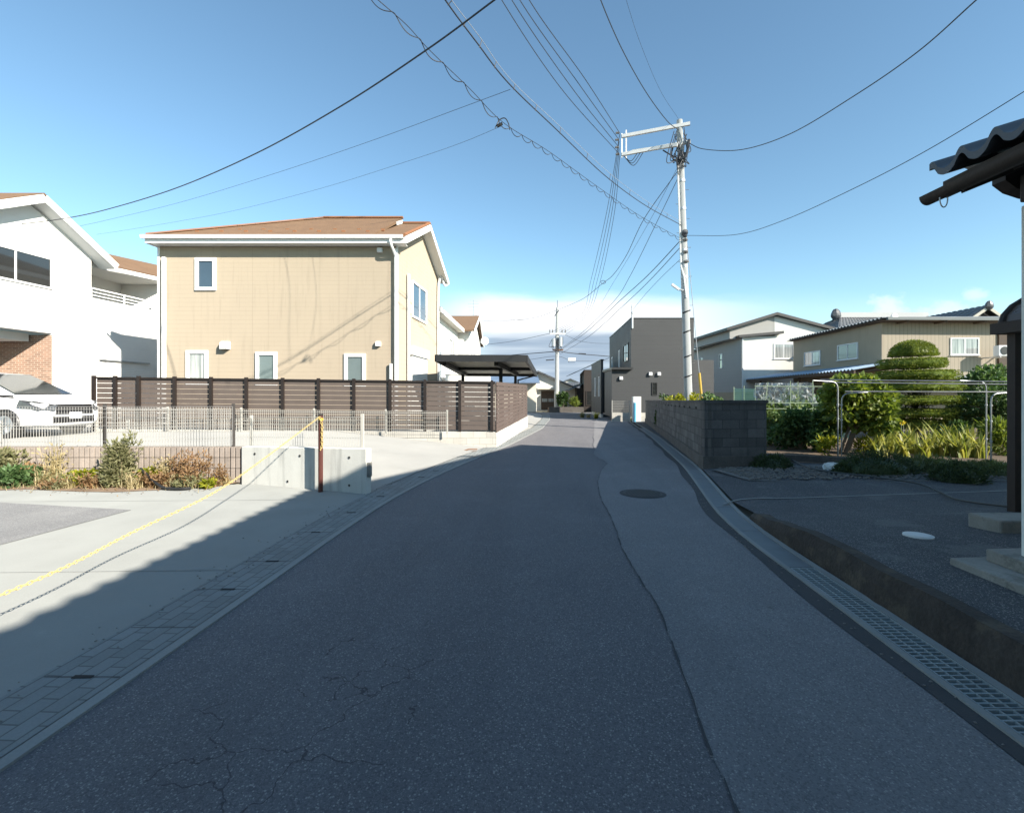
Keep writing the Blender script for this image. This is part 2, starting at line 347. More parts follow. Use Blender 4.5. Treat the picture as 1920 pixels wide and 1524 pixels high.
mat('block_dark_end', (0.115, 0.107, 0.102), 0.92, 0.28, 2.2, 0.5, 40, fine=0.14, streak=0.3)
bricks(M['block_dark_end'], (0.99, 0.14), 0.40, 0.20, 0.006, (0.055, 0.052, 0.05), 0.006, 0.26, z0=0.28)
overlay(M['block_dark_end'], lambda t, pos: t.math('MULTIPLY', t.sstep(t.noise(pos, 2.9, 6, 0.72), 0.60, 0.72), 0.4), (0.21, 0.20, 0.185))
mat('block_foot', (0.12, 0.108, 0.096), 0.95, 0.3, 3.0, 0.7, 30, fine=0.18)
mat('fence_brown', (0.105, 0.078, 0.066), 0.6, 0.12, 2.0)
mat('fence_slat', (0.115, 0.09, 0.076), 0.6, 0.10, 3.0)
mat('post_dark', (0.022, 0.015, 0.012), 0.5, 0.1)
mat('fence_bronze', (0.085, 0.075, 0.068), 0.5, 0.1, metal=0.2)
mat('mesh_grey', (0.36, 0.355, 0.34), 0.5, 0.1)
mat('mesh_pale', (0.45, 0.44, 0.40), 0.5, 0.05)
mat('chain_yellow', (0.55, 0.43, 0.17), 0.45, 0.05)
mat('post_maroon', (0.10, 0.03, 0.022), 0.45, 0.12)
mat('tape_yellow', (0.62, 0.42, 0.05), 0.5, 0.05)
mat('pole_conc', (0.50, 0.51, 0.50), 0.85, 0.08, 2.0, 0.2, 50, streak=0.12)
mat('arm_steel', (0.60, 0.60, 0.58), 0.55, 0.06, metal=0.15)
mat('insulator', (0.20, 0.19, 0.18), 0.3, 0.05)
mat('dark_siding', (0.052, 0.054, 0.055), 0.65, 0.06, 1.2, 0.15, 60)
grooves(M['dark_siding'], (0, 0, 1), 0.303, 0.010, 0.7, 0.004)
mat('dark_trim', (0.022, 0.022, 0.022), 0.5, 0.05)
mat('grey_siding', (0.46, 0.45, 0.42), 0.8, 0.04, 1.0)
grooves(M['grey_siding'], (0, 0, 1), 0.303, 0.008, 0.85, 0.003)
mat('tan_metal', (0.44, 0.365, 0.255), 0.6, 0.08, 1.0, streak=0.1)
grooves(M['tan_metal'], (1, 0, 0), 0.22, 0.045, 0.80, 0.008)
mat('tan_side', (0.42, 0.345, 0.24), 0.65, 0.08, 1.0, streak=0.1)
mat('metal_roof_blue', (0.36, 0.47, 0.58), 0.45, 0.1, 2.0, metal=0.2)
mat('metal_roof_dull', (0.25, 0.27, 0.28), 0.5, 0.15, 2.0, metal=0.2)
mat('wood_old', (0.11, 0.075, 0.05), 0.8, 0.25, 5.0, 0.4, 40)
mat('wood_dark', (0.030, 0.021, 0.017), 0.7, 0.2, 5.0, 0.3, 40)  # dark wood, darkened further to stand for shade on the far wooden house
mat('tile_grey', (0.10, 0.105, 0.112), 0.42, 0.15, 3.0, spec=0.6)
mat('tile_dark', (0.055, 0.058, 0.064), 0.42, 0.2, 6.0, spec=0.6)
mat('ridge_white', (0.62, 0.62, 0.60), 0.7, 0.06)
mat('roof_blue', (0.12, 0.165, 0.24), 0.4, 0.1, 3.0)
mat('roof_slate', (0.11, 0.115, 0.125), 0.6, 0.1, 3.0)
mat('carport_sheet', (0.58, 0.55, 0.46), 0.6, 0.05)
mat('shutter', (0.78, 0.78, 0.75), 0.45, 0.03); grooves(M['shutter'], (0, 0, 1), 0.075, 0.012, 0.8, 0.006)
glass('pane_blue', (0.055, 0.085, 0.115))
glass('pane_dark', (0.03, 0.032, 0.032))
glass('pane_frost', (0.16, 0.20, 0.20), 0.25)
glass('pane_curtain', (0.22, 0.24, 0.24), 0.1, curtain=(0.62, 0.63, 0.60))
mat('car_white', (0.80, 0.80, 0.80), 0.22, 0.01, spec=0.6); M['car_white'].node_tree.nodes['Principled BSDF'].inputs['Coat Weight'].default_value = 0.6
mat('car_black', (0.018, 0.018, 0.02), 0.35, 0.05)
mat('chrome', (0.6, 0.6, 0.62), 0.15, 0.02, metal=1.0)
mat('tyre', (0.022, 0.022, 0.022), 0.85, 0.05)
mat('car_lamp', (0.28, 0.30, 0.32), 0.08, 0.2, 20.0, spec=0.9)
mat('bark', (0.20, 0.15, 0.105), 0.9, 0.25, 8.0, 0.8, 40)
mat('stem_dry', (0.28, 0.21, 0.13), 0.85, 0.2, 8.0)
mat('poly_arch', (0.10, 0.075, 0.06), 0.25, 0.1)
mat('net_green', (0.10, 0.30, 0.24), 0.7, 0.1)
mat('film', (0.62, 0.66, 0.66), 0.18, 0.10, 7.0)
_t = NT(M['film'].node_tree); _tr = _t.add('ShaderNodeBsdfTransparent'); _mx = _t.add('ShaderNodeMixShader')
_f = _t.sstep(_t.noise(geopos(_t), 9.0, 3), 0.35, 0.68); _t.put(_mx.inputs[0], _t.math('MULTIPLY_ADD', _f, 0.6, 0.25))
_t.l.new(_tr.outputs[0], _mx.inputs[1]); _t.l.new(_t.n['Principled BSDF'].outputs[0], _mx.inputs[2]); _t.l.new(_mx.outputs[0], _t.n['Material Output'].inputs[0])
mat('white_bag', (0.72, 0.72, 0.70), 0.6, 0.08, 12.0, 0.4)
mat('hose', (0.045, 0.05, 0.05), 0.5, 0.1)
mat('blue_pipe', (0.10, 0.42, 0.62), 0.5, 0.05)
mat('bamboo', (0.36, 0.44, 0.30), 0.5, 0.1)
mat('hill', (0.075, 0.115, 0.135), 0.95, 0.1, 0.004)  # blue-grey of the distant haze is put into this colour
mat('paint_white', (0.62, 0.62, 0.59), 0.8, 0.15, 6.0)
mat('stucco_cream', (0.70, 0.66, 0.56), 0.85, 0.06, 1.5)
leafmat('leaf_topiary', (0.09, 0.14, 0.018), (0.28, 0.32, 0.05), 0.3)
leafmat('leaf_fig', (0.07, 0.12, 0.022), (0.24, 0.29, 0.06), 0.4)
leafmat('leaf_veg', (0.04, 0.09, 0.025), (0.16, 0.25, 0.10), 0.35)
leafmat('leaf_dark', (0.025, 0.060, 0.018), (0.085, 0.145, 0.04), 0.3)
leafmat('leaf_pale', (0.12, 0.20, 0.08), (0.30, 0.38, 0.18), 0.4)
leafmat('leaf_yellow', (0.16, 0.20, 0.018), (0.42, 0.40, 0.03), 0.4)
leafmat('leaf_iris', (0.16, 0.21, 0.04), (0.42, 0.40, 0.13), 0.4)
leafmat('leaf_sage', (0.15, 0.16, 0.07), (0.36, 0.34, 0.19), 0.35)
leafmat('leaf_rust', (0.22, 0.12, 0.06), (0.40, 0.26, 0.13), 0.3)
leafmat('leaf_straw', (0.38, 0.31, 0.16), (0.55, 0.46, 0.27), 0.3)
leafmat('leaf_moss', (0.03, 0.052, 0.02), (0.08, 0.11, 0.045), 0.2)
leafmat('leaf_moss_pale', (0.10, 0.13, 0.045), (0.20, 0.22, 0.10), 0.25)
leafmat('flower_yellow', (0.8, 0.62, 0.03), (0.85, 0.7, 0.08), 0.3)

# ---------------------------------------------------------------- ground, road, pavement
g = MB(); S = 6000
g.poly([(-S,-S,-0.03),(S,-S,-0.03),(S,S,-0.03),(-S,S,-0.03)])
struct('ground', g, M['earth'])
def strip(a, b, z):
    mb = MB()
    for i in range(len(a)-1): mb.poly([(a[i][0],a[i][1],z),(b[i][0],b[i][1],z),(b[i+1][0],b[i+1][1],z),(a[i+1][0],a[i+1][1],z)])
    return mb
ctl_L = [(-2.45,-6),(-2.28,0.5),(-2.17,2.03),(-2.06,4.0),(-2.0,5.58),(-1.83,7.66),(-1.40,10.0),(-0.95,12.0),(-0.05,15.6),(1.52,23.6),(2.6,32.7),(3.0,38),(3.2,44)]
ctl_R = [(2.05,-6),(2.24,0.5),(2.30,2.21),(2.44,3.5),(2.60,5.58),(2.76,6.5),(3.42,9.06),(3.88,10.9),(5.40,18.7),(6.90,27.7),(8.0,34),(9.2,40),(10.0,44)]
def along(ctl, y):
    for (x0, y0), (x1, y1) in zip(ctl, ctl[1:]):
        if y0 <= y <= y1: return x0 + (x1-x0)*(y-y0)/(y1-y0)
    return ctl[-1][0] if y > ctl[-1][1] else ctl[0][0]
def sm(ctl, y): return (along(ctl, max(y-.7,-6)) + along(ctl, y) + along(ctl, min(y+.7,44)))/3
YS = [-6 + i*0.5 for i in range(101)]
Lp = [(sm(ctl_L, y), y) for y in YS]; Rp = [(sm(ctl_R, y), y) for y in YS]
struct('road', strip(Lp, Rp, 0.0), M['asphalt'])
# cross street at the far end
struct('far_street', MB().poly([(-40,41.5,0.004),(60,41.5,0.004),(60,46.0,0.004),(-40,46.0,0.004)]), M['asphalt_pale'])
# the paler patch along the right side, with its ragged left edge
ctl_P = [(0.72,-6),(0.80,0.5),(0.88,1.84),(1.09,3.71),(1.17,5.0),(1.27,6.18),(1.55,8.83),(1.75,9.6),(2.25,11.4),(2.20,12.2),(2.23,13.1),(3.4,20),(4.94,28.8),(6.4,36),(7.6,41)]
rnd = random.Random(4)
Pp = [(along(ctl_P, y) + rnd.uniform(-.007,.007)+.02*math.sin(y*2.3), y) for y in [-6+i*0.125 for i in range(377)]]
Rq = [(sm(ctl_R, y)-0.13-0.03*math.sin(y*2.1), y) for _, y in Pp]
struct('road_patch', strip(Pp, Rq, 0.005), M['asphalt_pale'])
struct('road_edge', strip([(x, y) for x, y in Rq], [(sm(ctl_R, y)+.02, y) for _, y in Rq], 0.009), M['asphalt_seam'])
seam = MB()
for i in range(0, 200):
    (x0,y0),(x1,y1) = Pp[i], Pp[i+1]; w0 = 0.004+0.004*math.sin(i*1.7)*math.sin(i*.37); seam.poly([(x0-w0,y0,.010),(x0+w0,y0,.010),(x1+w0,y1,.010),(x1-w0,y1,.010)])
struct('road_seam', seam, M['asphalt_seam'])
# kerb strip and pavers on the left
def offs(pts, d): 
    out = []
    for i, (x, y) in enumerate(pts):
        a = pts[max(0,i-1)]; b = pts[min(len(pts)-1,i+1)]; t = Vector((b[0]-a[0], b[1]-a[1])).normalized(); out.append((x - t.y*d, y + t.x*d))
    return out
Ln = [p for p in Lp if p[1] <= 41.2]
kb = MB(); ko = offs(Ln, 0.07)
for i in range(len(Ln)-1): kb.prism([Ln[i], Ln[i+1], ko[i+1], ko[i]], -0.02, 0.014)
struct('kerb', kb, M['concrete_kerb'])
struct('kerb_joint', strip(offs(Ln, 0.085), offs(Ln, 0.07), 0.002), M['dark'])
struct('pavement', strip(offs(Ln, 0.52), offs(Ln, 0.085), 0.008), M['paver'])
struct('pavement_edge', strip(offs(Ln, 0.565), offs(Ln, 0.52), 0.004), M['paver'])
for i, (y, d, w_) in enumerate([(2.72,.30,.11),(3.95,.27,.11),(4.62,.27,.12),(6.55,.27,.12),(5.6,.3,.1),(7.6,.27,.12),(9.4,.27,.12),(10.2,.27,.12),(1.9,.5,.1)]):
    x = sm(ctl_L, y) - d
    q = MB().prism([(x-w_/2,y-.014),(x+w_/2,y-.012),(x+w_/2,y+.012),(x-w_/2,y+.014)], 0.0, 0.0125)
    single('lifting_slot', 'black lifting slot in the paver gutter lids, ' + ['nearest the chain end','second along from the camera','beside the shadowed apron middle','just before the concrete wall end','between two brick joints','level with the concrete wall end','just past the concrete wall','farthest up the strip','at the bottom left corner'][i], 'slot', q, M['dark'], 'lifting slots in the gutter lids')
for y in (2.72, 3.95, 4.62, 5.6, 6.55, 7.6, 9.4, 10.2, 3.3, 2.1):
    x = sm(ctl_L, y)
    struct('pavement_joint', MB().poly([(x-.52,y-.0035,.0105),(x-.09,y-.0035,.0105),(x-.09,y+.0035,.0105),(x-.52,y+.0035,.0105)]), M['asphalt_seam'])
# concrete apron in front of the left lots
ap = MB(); Lo = offs(Ln, 0.565)
apq = [p for p in Lo if p[1] <= 9.0]
ap.poly([(x, y, 0.0) for x, y in apq] + [(-16, 9.0, 0.0), (-16, -6, 0.0)])
struct('concrete_apron', ap, M['concrete'])
struct('parking_asphalt', MB().poly([(-5.33,6.72,.006),(-5.50,5.0,.006),(-5.75,-4,.006),(-15,-4,.006),(-15,8.1,.006),(-9.0,7.45,.006)]), M['asphalt_lot'])
dm = MB(); 
struct('apron_soil', MB().poly([(-12,8.1,.008),(-10.5,8.0,.008),(-9.6,8.15,.008),(-9.0,8.02,.008),(-8.3,8.2,.008),(-7.7,8.08,.008),(-7.2,8.0,.008),(-6.6,7.95,.008),(-6.1,8.1,.008),(-5.6,8.25,.008),(-5.1,8.6,.008),(-5.05,8.9,.008),(-12,9,.008)]), M['soil'])
for y_ in (1.2, 4.4, 7.4):
    struct('apron_joint', MB().poly([(-16,y_-.4,.0045),(sm(ctl_L,y_)-.58,y_,.0045),(sm(ctl_L,y_)-.58,y_+.012,.0045),(-16,y_-.388,.0045)]), M['concrete_kerb'])
# raised lot left of the road: rises gently away from the road behind the retaining walls
def lot_z(x, y): 
    e = along(ctl_L, min(y, 40)) - 0.62; return min(0.55, max(0.0, (e - x) * 0.125))
lm = MB(); nx, ny = 60, 34
def lot_front(x): return 8.02 if x > -5.0 and x > -2.4 else (7.98 + (-2.38 - x) * 0.386 if x > -4.97 else 9.02)
for i in range(nx+1):
    for j in range(ny+1):
        y0 = None; fx = i/nx
        x_far = -30.0
        yf = 8.0 + (42-8.0)*(j/ny)**1.5
        x = x_far + (along(ctl_L, yf) - 0.60 - x_far) * (1-(1-fx)**1.8)
        y = max(yf, lot_front(x)); lm.v.append((x, y, lot_z(x, y) + 0.004))
for i in range(nx):
    for j in range(ny):
        a = i*(ny+1)+j; lm.f.append((a, a+ny+1, a+ny+2, a+1))
struct('concrete_lot', lm, M['concrete_lot'])
struct('lot_joint', MB().poly([P(880,846,12.3)+V(-.1,0,.01) ,P(905,846,12.3)+V(0,0,.01),P(905,844,12.5)+V(0,0,.01),P(880,844,12.5)+V(0,0,.01)]), M['concrete_kerb'])

# right side: terrain between the drain and the houses
def plat_z(x, y):
    e = sm(ctl_R, max(y, -5)) + 0.42
    if y > 8.2: return 0.02 + min(0.04, max(0, (x-e)*0.03))
    t = min(1, max(0, (7.35 + 0.14*(x-4.4) - y) / 3.0)); t = t*t*(3-2*t)
    return 0.03 + 0.225*t
pm = MB(); nx, ny = 46, 60
for i in range(nx+1):
    for j in range(ny+1):
        y = -5 + 55*(j/ny)**1.9; e = sm(ctl_R, min(y, 43)) + (0.42 if y < 6.45 else 0.37); x = e + (34 - e)*(i/nx)**1.7
        pm.v.append((x, y, plat_z(x, y)))
for i in range(nx):
    for j in range(ny):
        a = i*(ny+1)+j; pm.f.append((a, a+ny+1, a+ny+2, a+1))
struct('yard', pm, M['asphalt_old'])
struct('garden_soil', MB().poly([(5.7,11.3,.066),(8.0,10.6,.074),(14.5,10.0,.074),(34,9.4,.074),(34,30,.074),(12,30,.074),(8.8,22,.074)]), M['soil'])
struct('gravel_bed', MB().poly([(4.35,8.75,.052),(9.0,8.65,.066),(14,9.0,.072),(14,10.2,.072),(8.0,10.8,.072),(5.9,10.5,.066),(4.2,10.1,.052)]), M['gravel_bed'])
pb = MB(); rnd = random.Random(11)
for k in range(2600):
    x = rnd.uniform(4.4, 11); y = rnd.uniform(8.75, 10.3); r = rnd.uniform(.012, .03)
    pb.ball((x, y, plat_z(x,y)+.03), (r*rnd.uniform(.8,1.5), r, r*.6), 5, 3, 0.2, rnd)
st = struct('gravel', pb, M['pebble'], kind='stuff')
jl = MB(); pts = [G(1357,943,.05), G(1400,934,.05), G(1500,932,.05), G(1700,925,.05), G(1915,918,.05)]
pts2 = [Vector((p.x, p.y, plat_z(p.x, p.y)+.012)) for p in curve(pts, 8)]
for a, b in zip(pts2, pts2[1:]): jl.poly([a+V(0,-.02,0), b+V(0,-.02,0), b+V(0,.03,0), a+V(0,.03,0)])
struct('driveway_joint', jl, M['concrete_kerb'])
struct('driveway', strip([(sm(ctl_R,y)+.38,y) for y in (6.6,7,7.5,8,8.4,8.8)], [(14,y) for y in (8.7,8.72,8.74,8.76,8.78,8.8)], .0) , M['asphalt_old']) if False else None
for _m in ('concrete', 'concrete_lot'):
    overlay(M[_m], lambda t, pos: t.math('MULTIPLY', t.sstep(t.noise(pos, 0.55, 6, 0.68), 0.50, 0.70), 0.30), (0.175, 0.175, 0.16)); overlay(M[_m], lambda t, pos: t.math('MULTIPLY', t.sstep(t.noise(pos, 2.1, 6, 0.75), 0.60, 0.75), 0.28), (0.36, 0.36, 0.34))
overlay(M['asphalt_old'], lambda t, pos: t.math('MULTIPLY', t.sstep(t.noise(pos, 1.3, 5, 0.62), 0.57, 0.63), 0.45), (0.15, 0.15, 0.145))
overlay(M['stone_dark'], lambda t, pos: t.math('MULTIPLY', t.sstep(t.noise(pos, 3.3, 6, 0.7), 0.5, 0.62), 0.6), (0.105, 0.085, 0.06))
overlay(M['concrete_old'], lambda t, pos: t.math('MULTIPLY', t.sstep(t.noise(pos, 4.0, 6, 0.7), 0.52, 0.62), 0.5), (0.10, 0.10, 0.085))
for (px,py,z,rx,ry,m_) in () and ((1715,1068,.24,.20,.06,'yard_patch'),(1768,1132,.255,.10,.07,'yard_patch')):
    c = G(px,py,z); q = []; rnd = random.Random(px)
    for k in range(18):
        a = 2*math.pi*k/18; kx = rnd.uniform(.7,1.2); q.append((c.x+rx*kx*math.cos(a), c.y+ry*kx*math.sin(a), plat_z(c.x+rx*kx*math.cos(a), c.y+ry*kx*math.sin(a))+.014))
    struct('yard_patch', MB().poly(q), M[m_])
# stone edging that holds the yard up beside the drain
ke = MB(); rnd = random.Random(2); Yk = [-5 + i*0.28 for i in range(42)]
pr = []
for y in Yk:
    if y > 6.35: break
    e = sm(ctl_R, y) + 0.335; h = plat_z(e+.1, y) + 0.012; pr.append((e + rnd.uniform(-.022,.022), y, h + rnd.uniform(-.016,.012)))
for (x0,y0,h0),(x1,y1,h1) in zip(pr, pr[1:]):
    ke.mesh([(x0,y0,-.03),(x1,y1,-.03),(x1+.015,y1,h1*.6),(x0+.015,y0,h0*.6),(x1+.05,y1,h1),(x0+.05,y0,h0),(x1+.17,y1,h1),(x0+.17,y0,h0),(x1+.17,y1,-.03),(x0+.17,y0,-.03)],
            [(0,1,2,3),(3,2,4,5),(5,4,6,7),(7,6,8,9)])
x0,y0,h0 = pr[-1]; ke.poly([(x0,y0,-.03),(x0+.015,y0,h0*.6),(x0+.05,y0,h0),(x0+.17,y0,h0),(x0+.17,y0,-.03)])
struct('yard_edging', ke, M['stone_dark'])
# drain channel with concrete rims; its grates and lids are things
rim = MB(); Yd = [-5 + i*0.5 for i in range(81)]
def dr(y, o): return (sm(ctl_R, y)+o, y)
for a, b in zip(Yd, Yd[1:]):
    rim.prism([dr(a,.0), dr(a,.045), dr(b,.045), dr(b,.0)], -.02, .022)
    rim.prism([dr(a,.275), dr(a,.335), dr(b,.335), dr(b,.275)], -.02, .022)
struct('drain_rim', rim, M['concrete_kerb'])
struct('drain_bed', strip([dr(y,.045) for y in Yd], [dr(y,.275) for y in Yd], -.015), M['dark'])
ng = 0
for k in range(7):
    y0 = 4.42 - (k+1)*0.995; y1 = y0 + 0.985
    t = thing('drain_grate', 'steel bar grate over the drain, ' + ['first after the solid lids','second from the solid lids','third from the solid lids','fourth from the solid lids','fifth from the solid lids','sixth from the solid lids','last before the camera'][k], 'drain grate', (sm(ctl_R,(y0+y1)/2)+.16, (y0+y1)/2, .01), 'steel drain grates')
    if y1 < 1.2: 
        bpy.data.objects.remove(t); continue
    fr = MB(); br = MB()
    for o in (.05, .262): fr.prism([dr(y0,o), dr(y0,o+.008), dr(y1,o+.008), dr(y1,o)], -.008, .020)
    for o in (.118, .190): fr.prism([dr(y0,o), dr(y0,o+.006), dr(y1,o+.006), dr(y1,o)], -.004, .0185)
    n = 24
    for i in range(n+1):
        y = y0 + (y1-y0)*i/n; x = sm(ctl_R, y); wdt = .016 if i in (0, n) else .012
        br.box(x+.058, x+.262, y, y+wdt, -.008, .0165)
    link('grate_frame', fr, M['grate'], t); link('crossbar', br, M['grate'], t)
for k in range(16):
    y0 = 4.44 + k*1.2; y1 = y0 + 1.19
    lid = MB(); m_ = (y0+y1)/2
    for a, b in ((y0, m_), (m_, y1)): lid.prism([dr(a,.05), dr(a,.27), dr(b,.27), dr(b,.05)], -.01, .016)
    t = single('drain_plate', 'dull steel plate on the roadside drain, ' + ('the one touching the grates','second beyond the grates','third beyond the grates, before the bend','fourth beyond the grates, level with the manhole','fifth beyond the grates, before the block wall','sixth beyond the grates, at the near wall corner','seventh beyond the grates, under the wall','eighth beyond the grates, under the wall','ninth beyond the grates, under the wall','tenth beyond the grates, under the wall','eleventh beyond the grates, under the wall','sixth from the far end of the wall','fifth from the far end of the wall','fourth from the far end of the wall','third from the far end of the wall','second from the far end of the wall')[k], 'drain plate', lid, M['lid_steel'], 'solid drain lids')
# manhole in the patch
mc = G(1205, 926); t = thing('manhole_cover', 'round cast iron manhole cover set in the pale road patch', 'manhole cover', (mc.x, mc.y, .006))
rg = MB(); rg.cyl((mc.x,mc.y,.0), .37, .010, 40); link('rim', rg, M['asphalt_seam'], t)
pl = MB(); pl.cyl((mc.x,mc.y,.004), .315, .012, 40)
for a in range(-5, 6):
    for b in range(-5, 6):
        if a*a+b*b < 28: pl.box(mc.x+a*.052-.014, mc.x+a*.052+.014, mc.y+b*.052-.014, mc.y+b*.052+.014, .016, .020)
link('plate', pl, M['iron'], t)
wc = G(1722, 1005, .245); wz = plat_z(wc.x, wc.y); cc = MB(); cc.cyl((wc.x, wc.y, wz-.01), .122, .022, 32); cc.cyl((wc.x,wc.y,wz+.012), .10, .005, 32)
single('inspection_cover', 'round white plastic inspection cover in the dark yard', 'cover', cc, M['white_cover'], bevel=.003)
rc = V((880-CX)/FPX*14.0, 14.0, 0); rm = MB(); rm.box(rc.x-.22, rc.x+.22, rc.y-.2, rc.y+.2, -.02, lot_z(rc.x, rc.y)+.016)
single('ground_hatch', 'small rusty rectangular lid on the sunlit concrete before the block base', 'lid', rm, M['rust'])
# distant hills
hl = MB(); rnd = random.Random(8); prev = None
for ring, (D, hb) in enumerate(((3600, 96), (4300, 128))):
    n = 90; row = []
    for i in range(n+1):
        a = -1.15 + 2.3*i/n; h = hb*(0.75+.28*math.sin(a*9+ring)+.16*math.sin(a*23+1+ring*2)+.08*math.sin(a*61)); row.append((D*math.sin(a), D*math.cos(a), h))
    for (x0,y0,h0),(x1,y1,h1) in zip(row, row[1:]):
        k = 1.5
        hl.poly([(x0,y0,-5),(x1,y1,-5),(x1*1.12,y1*1.12,h1),(x0*1.12,y0*1.12,h0)]); hl.poly([(x0*1.12,y0*1.12,h0),(x1*1.12,y1*1.12,h1),(x1*k,y1*k,-5),(x0*k,y0*k,-5)])
struct('hills', hl, M['hill'])
def win(par, o, u, nrm, w_, h, pane, frame='white_trim', fw=.06, d=.05, mull=0, name='window', sill=False, label=None, inner=True):
    """o = lower left corner on the wall, u = along the wall, nrm = outward; frame stands proud, panes sit inside it"""
    o, u, nrm = Vector(o), Vector(u).normalized(), Vector(nrm).normalized(); z = Vector((0,0,1)); f = MB()
    b = o - nrm*.01; dd = nrm*(d+.01)
    f.obox(b, u*w_, z*fw, dd); f.obox(b+z*(h-fw), u*w_, z*fw, dd)
    f.obox(b+z*fw, u*fw, z*(h-2*fw), dd); f.obox(b+u*(w_-fw)+z*fw, u*fw, z*(h-2*fw), dd)
    for k in range(mull):
        x = w_*(k+1)/(mull+1); f.obox(b+u*(x-fw*.4)+z*fw, u*fw*.8, z*(h-2*fw), dd*.7)
    if sill: f.obox(b-u*.04-z*.035, u*(w_+.08), z*.035, dd*1.8)
    wo_ = link(name, f, M[frame], par)
    if label: wo_['label'] = label
    p = MB(); n = mull+1
    for k in range(n):
        x0 = fw + (w_-2*fw)*k/n; x1 = fw + (w_-2*fw)*(k+1)/n
        a = o + nrm*(.012+.006*(k % 2)) ; p.poly([a+u*x0+z*fw, a+u*x1+z*fw, a+u*x1+z*(h-fw), a+u*x0+z*(h-fw)])
    link('pane', p, M[pane], wo_); return wo_
def vent(par, c, u, nrm, s=.2):
    c, u, nrm = Vector(c), Vector(u).normalized(), Vector(nrm).normalized(); z = Vector((0,0,1)); m = MB(); prof = [(0,0),(0,s),(s*.45,s),(s*.75,s*.75),(s*.8,0)]
    m.extr([c - u*s/2 + nrm*a + z*(b-s/2) for a, b in prof], u*s); return link('vent_hood', m, M['white_trim'], par, bevel=.01)
def pipe(par, pts, r=.045, m='white_trim', name='downpipe'):
    return link(name, MB().tube(curve(pts, 5) if len(pts) > 2 else pts, r, n=8), M[m], par, smooth=True)
def arm(mb, pts, a, b):
    for p, q in zip(pts, pts[1:]): mb.beam(p, q, a, b)

# ================================================================ beige house
Y0 = 16.8; A = V(-12.38, Y0, 0); B = V(-4.01, Y0, 0); D_ = V(.1, 1, 0); dep = 5.5
C_ = B + D_*dep; E_ = A + D_*dep; zb, ze = 0.2, 7.02
t = thing('beige_house', 'two storey beige house with brown roof and white trim behind the slat fence', 'house', (-8, 19.5, .3))
nf = V(0,-1,0); ng_ = V(1,-.1,0).normalized()
wl = MB(); wl.prism([A.xy, B.xy, C_.xy, E_.xy], zb, ze)
pk = (B + C_)/2; wl.extr([V(B.x,B.y,ze), V(C_.x,C_.y,ze), V(pk.x,pk.y,ze+1.38)], V(-1.2,.12,0))
link('wall', wl, M['beige_wall'], t)
ft = MB(); ft.prism([(A.x-.02,A.y-.02),(B.x+.02,B.y-.02),(C_.x+.02,C_.y),(E_.x-.02,E_.y)], -.2, zb); link('foundation', ft, M['concrete_wall'], t)
oh = .42; og = .40   # eave and gable overhang
def hp(s, d_, z): # point s metres along x from A at depth d_ along D_
    p = A + V(s,0,0) + D_*d_; return V(p.x, p.y, z)
L = 8.37; slope = .50; zf = ze + .02 - oh*slope + .25; half = dep/2
zr = zf + (half+oh)*slope; rs = 4.45
rf = MB(); th = .10
def zz(d_): return zf + (d_+oh)*slope
# main roof, its ridge a little higher and ending in a small gable, with the lower strip carried on to the road end
r0 = L - .75
LO = .03
rf.slab([hp(-LO-.05,-oh,zf), hp(r0,-oh,zf), hp(r0,half,zr+.16), hp(rs,half,zr+.16)], th)
rf.slab([hp(-LO-.05,dep+oh,zf), hp(-LO-.05,-oh,zf), hp(rs,half,zr+.16)], th)
rf.slab([hp(r0,dep+oh,zf), hp(-LO-.05,dep+oh,zf), hp(rs,half,zr+.16), hp(r0,half,zr+.16)], th)
rf.slab([hp(r0,-oh,zf-.01), hp(L+og,-oh,zf-.01), hp(L+og,half,zr-.06), hp(r0,half,zr-.06)], th)
rf.slab([hp(L+og,dep+oh,zf-.01), hp(r0,dep+oh,zf-.01), hp(r0,half,zr-.06), hp(L+og,half,zr-.06)], th)
ro = link('roof', rf, M['roof_brown'], t)
rd = MB(); rd.beam(hp(rs,half,zr+.19), hp(r0+.05,half,zr+.19), .16, .06); rd.beam(hp(r0,half,zr-.03), hp(L+og,half,zr-.03), .16, .06)
rd.beam(hp(-LO-.05,-oh,zf+.03), hp(rs,half,zr+.19), .14, .05)
rd.beam(hp(L+og-.03,-oh,zf+.02), hp(L+og-.03,half,zr-.03), .09, .05); rd.beam(hp(L+og-.03,dep+oh,zf+.02), hp(L+og-.03,half,zr-.03), .09, .05)
rd.beam(hp(-LO-.05,-oh-.03,zf-.02), hp(L+og,-oh-.03,zf-.03), .03, .07)
link('roof_trim', rd, M['roof_edge'], ro)
rnd = random.Random(3)
for r_, off in ((.55, 0), (.95, .38)):
    for k in range(9):
        s = .4 + k*.86 + off; 
        if s < L and s > r_*1.3: 
            p = hp(s, -oh+r_, zz(-oh+r_)+.02); link('snow_guard', MB().box(p.x-.06, p.x+.06, p.y-.02, p.y+.02, p.z-.03, p.z+.05), M['roof_edge'], ro)
tr = MB(); tr.beam(hp(-LO-.05,-oh-.01,zf-.19), hp(L+og,-oh-.01,zf-.19), .04, .17)
tr.beam(hp(L+og+.012,-oh,zf-.17), hp(L+og+.012,half,zr-.22), .05, .22); tr.beam(hp(L+og+.012,dep+oh,zf-.17), hp(L+og+.012,half,zr-.22), .05, .22)
tr.beam(hp(r0+.03,half-.7,zr-.30), hp(r0+.03,half,zr+.02), .04, .12); tr.beam(hp(-LO-.06,-oh,zf-.19), hp(-LO-.06,dep+oh,zf-.19), .04, .17)
link('fascia', tr, M['white_trim'], t)
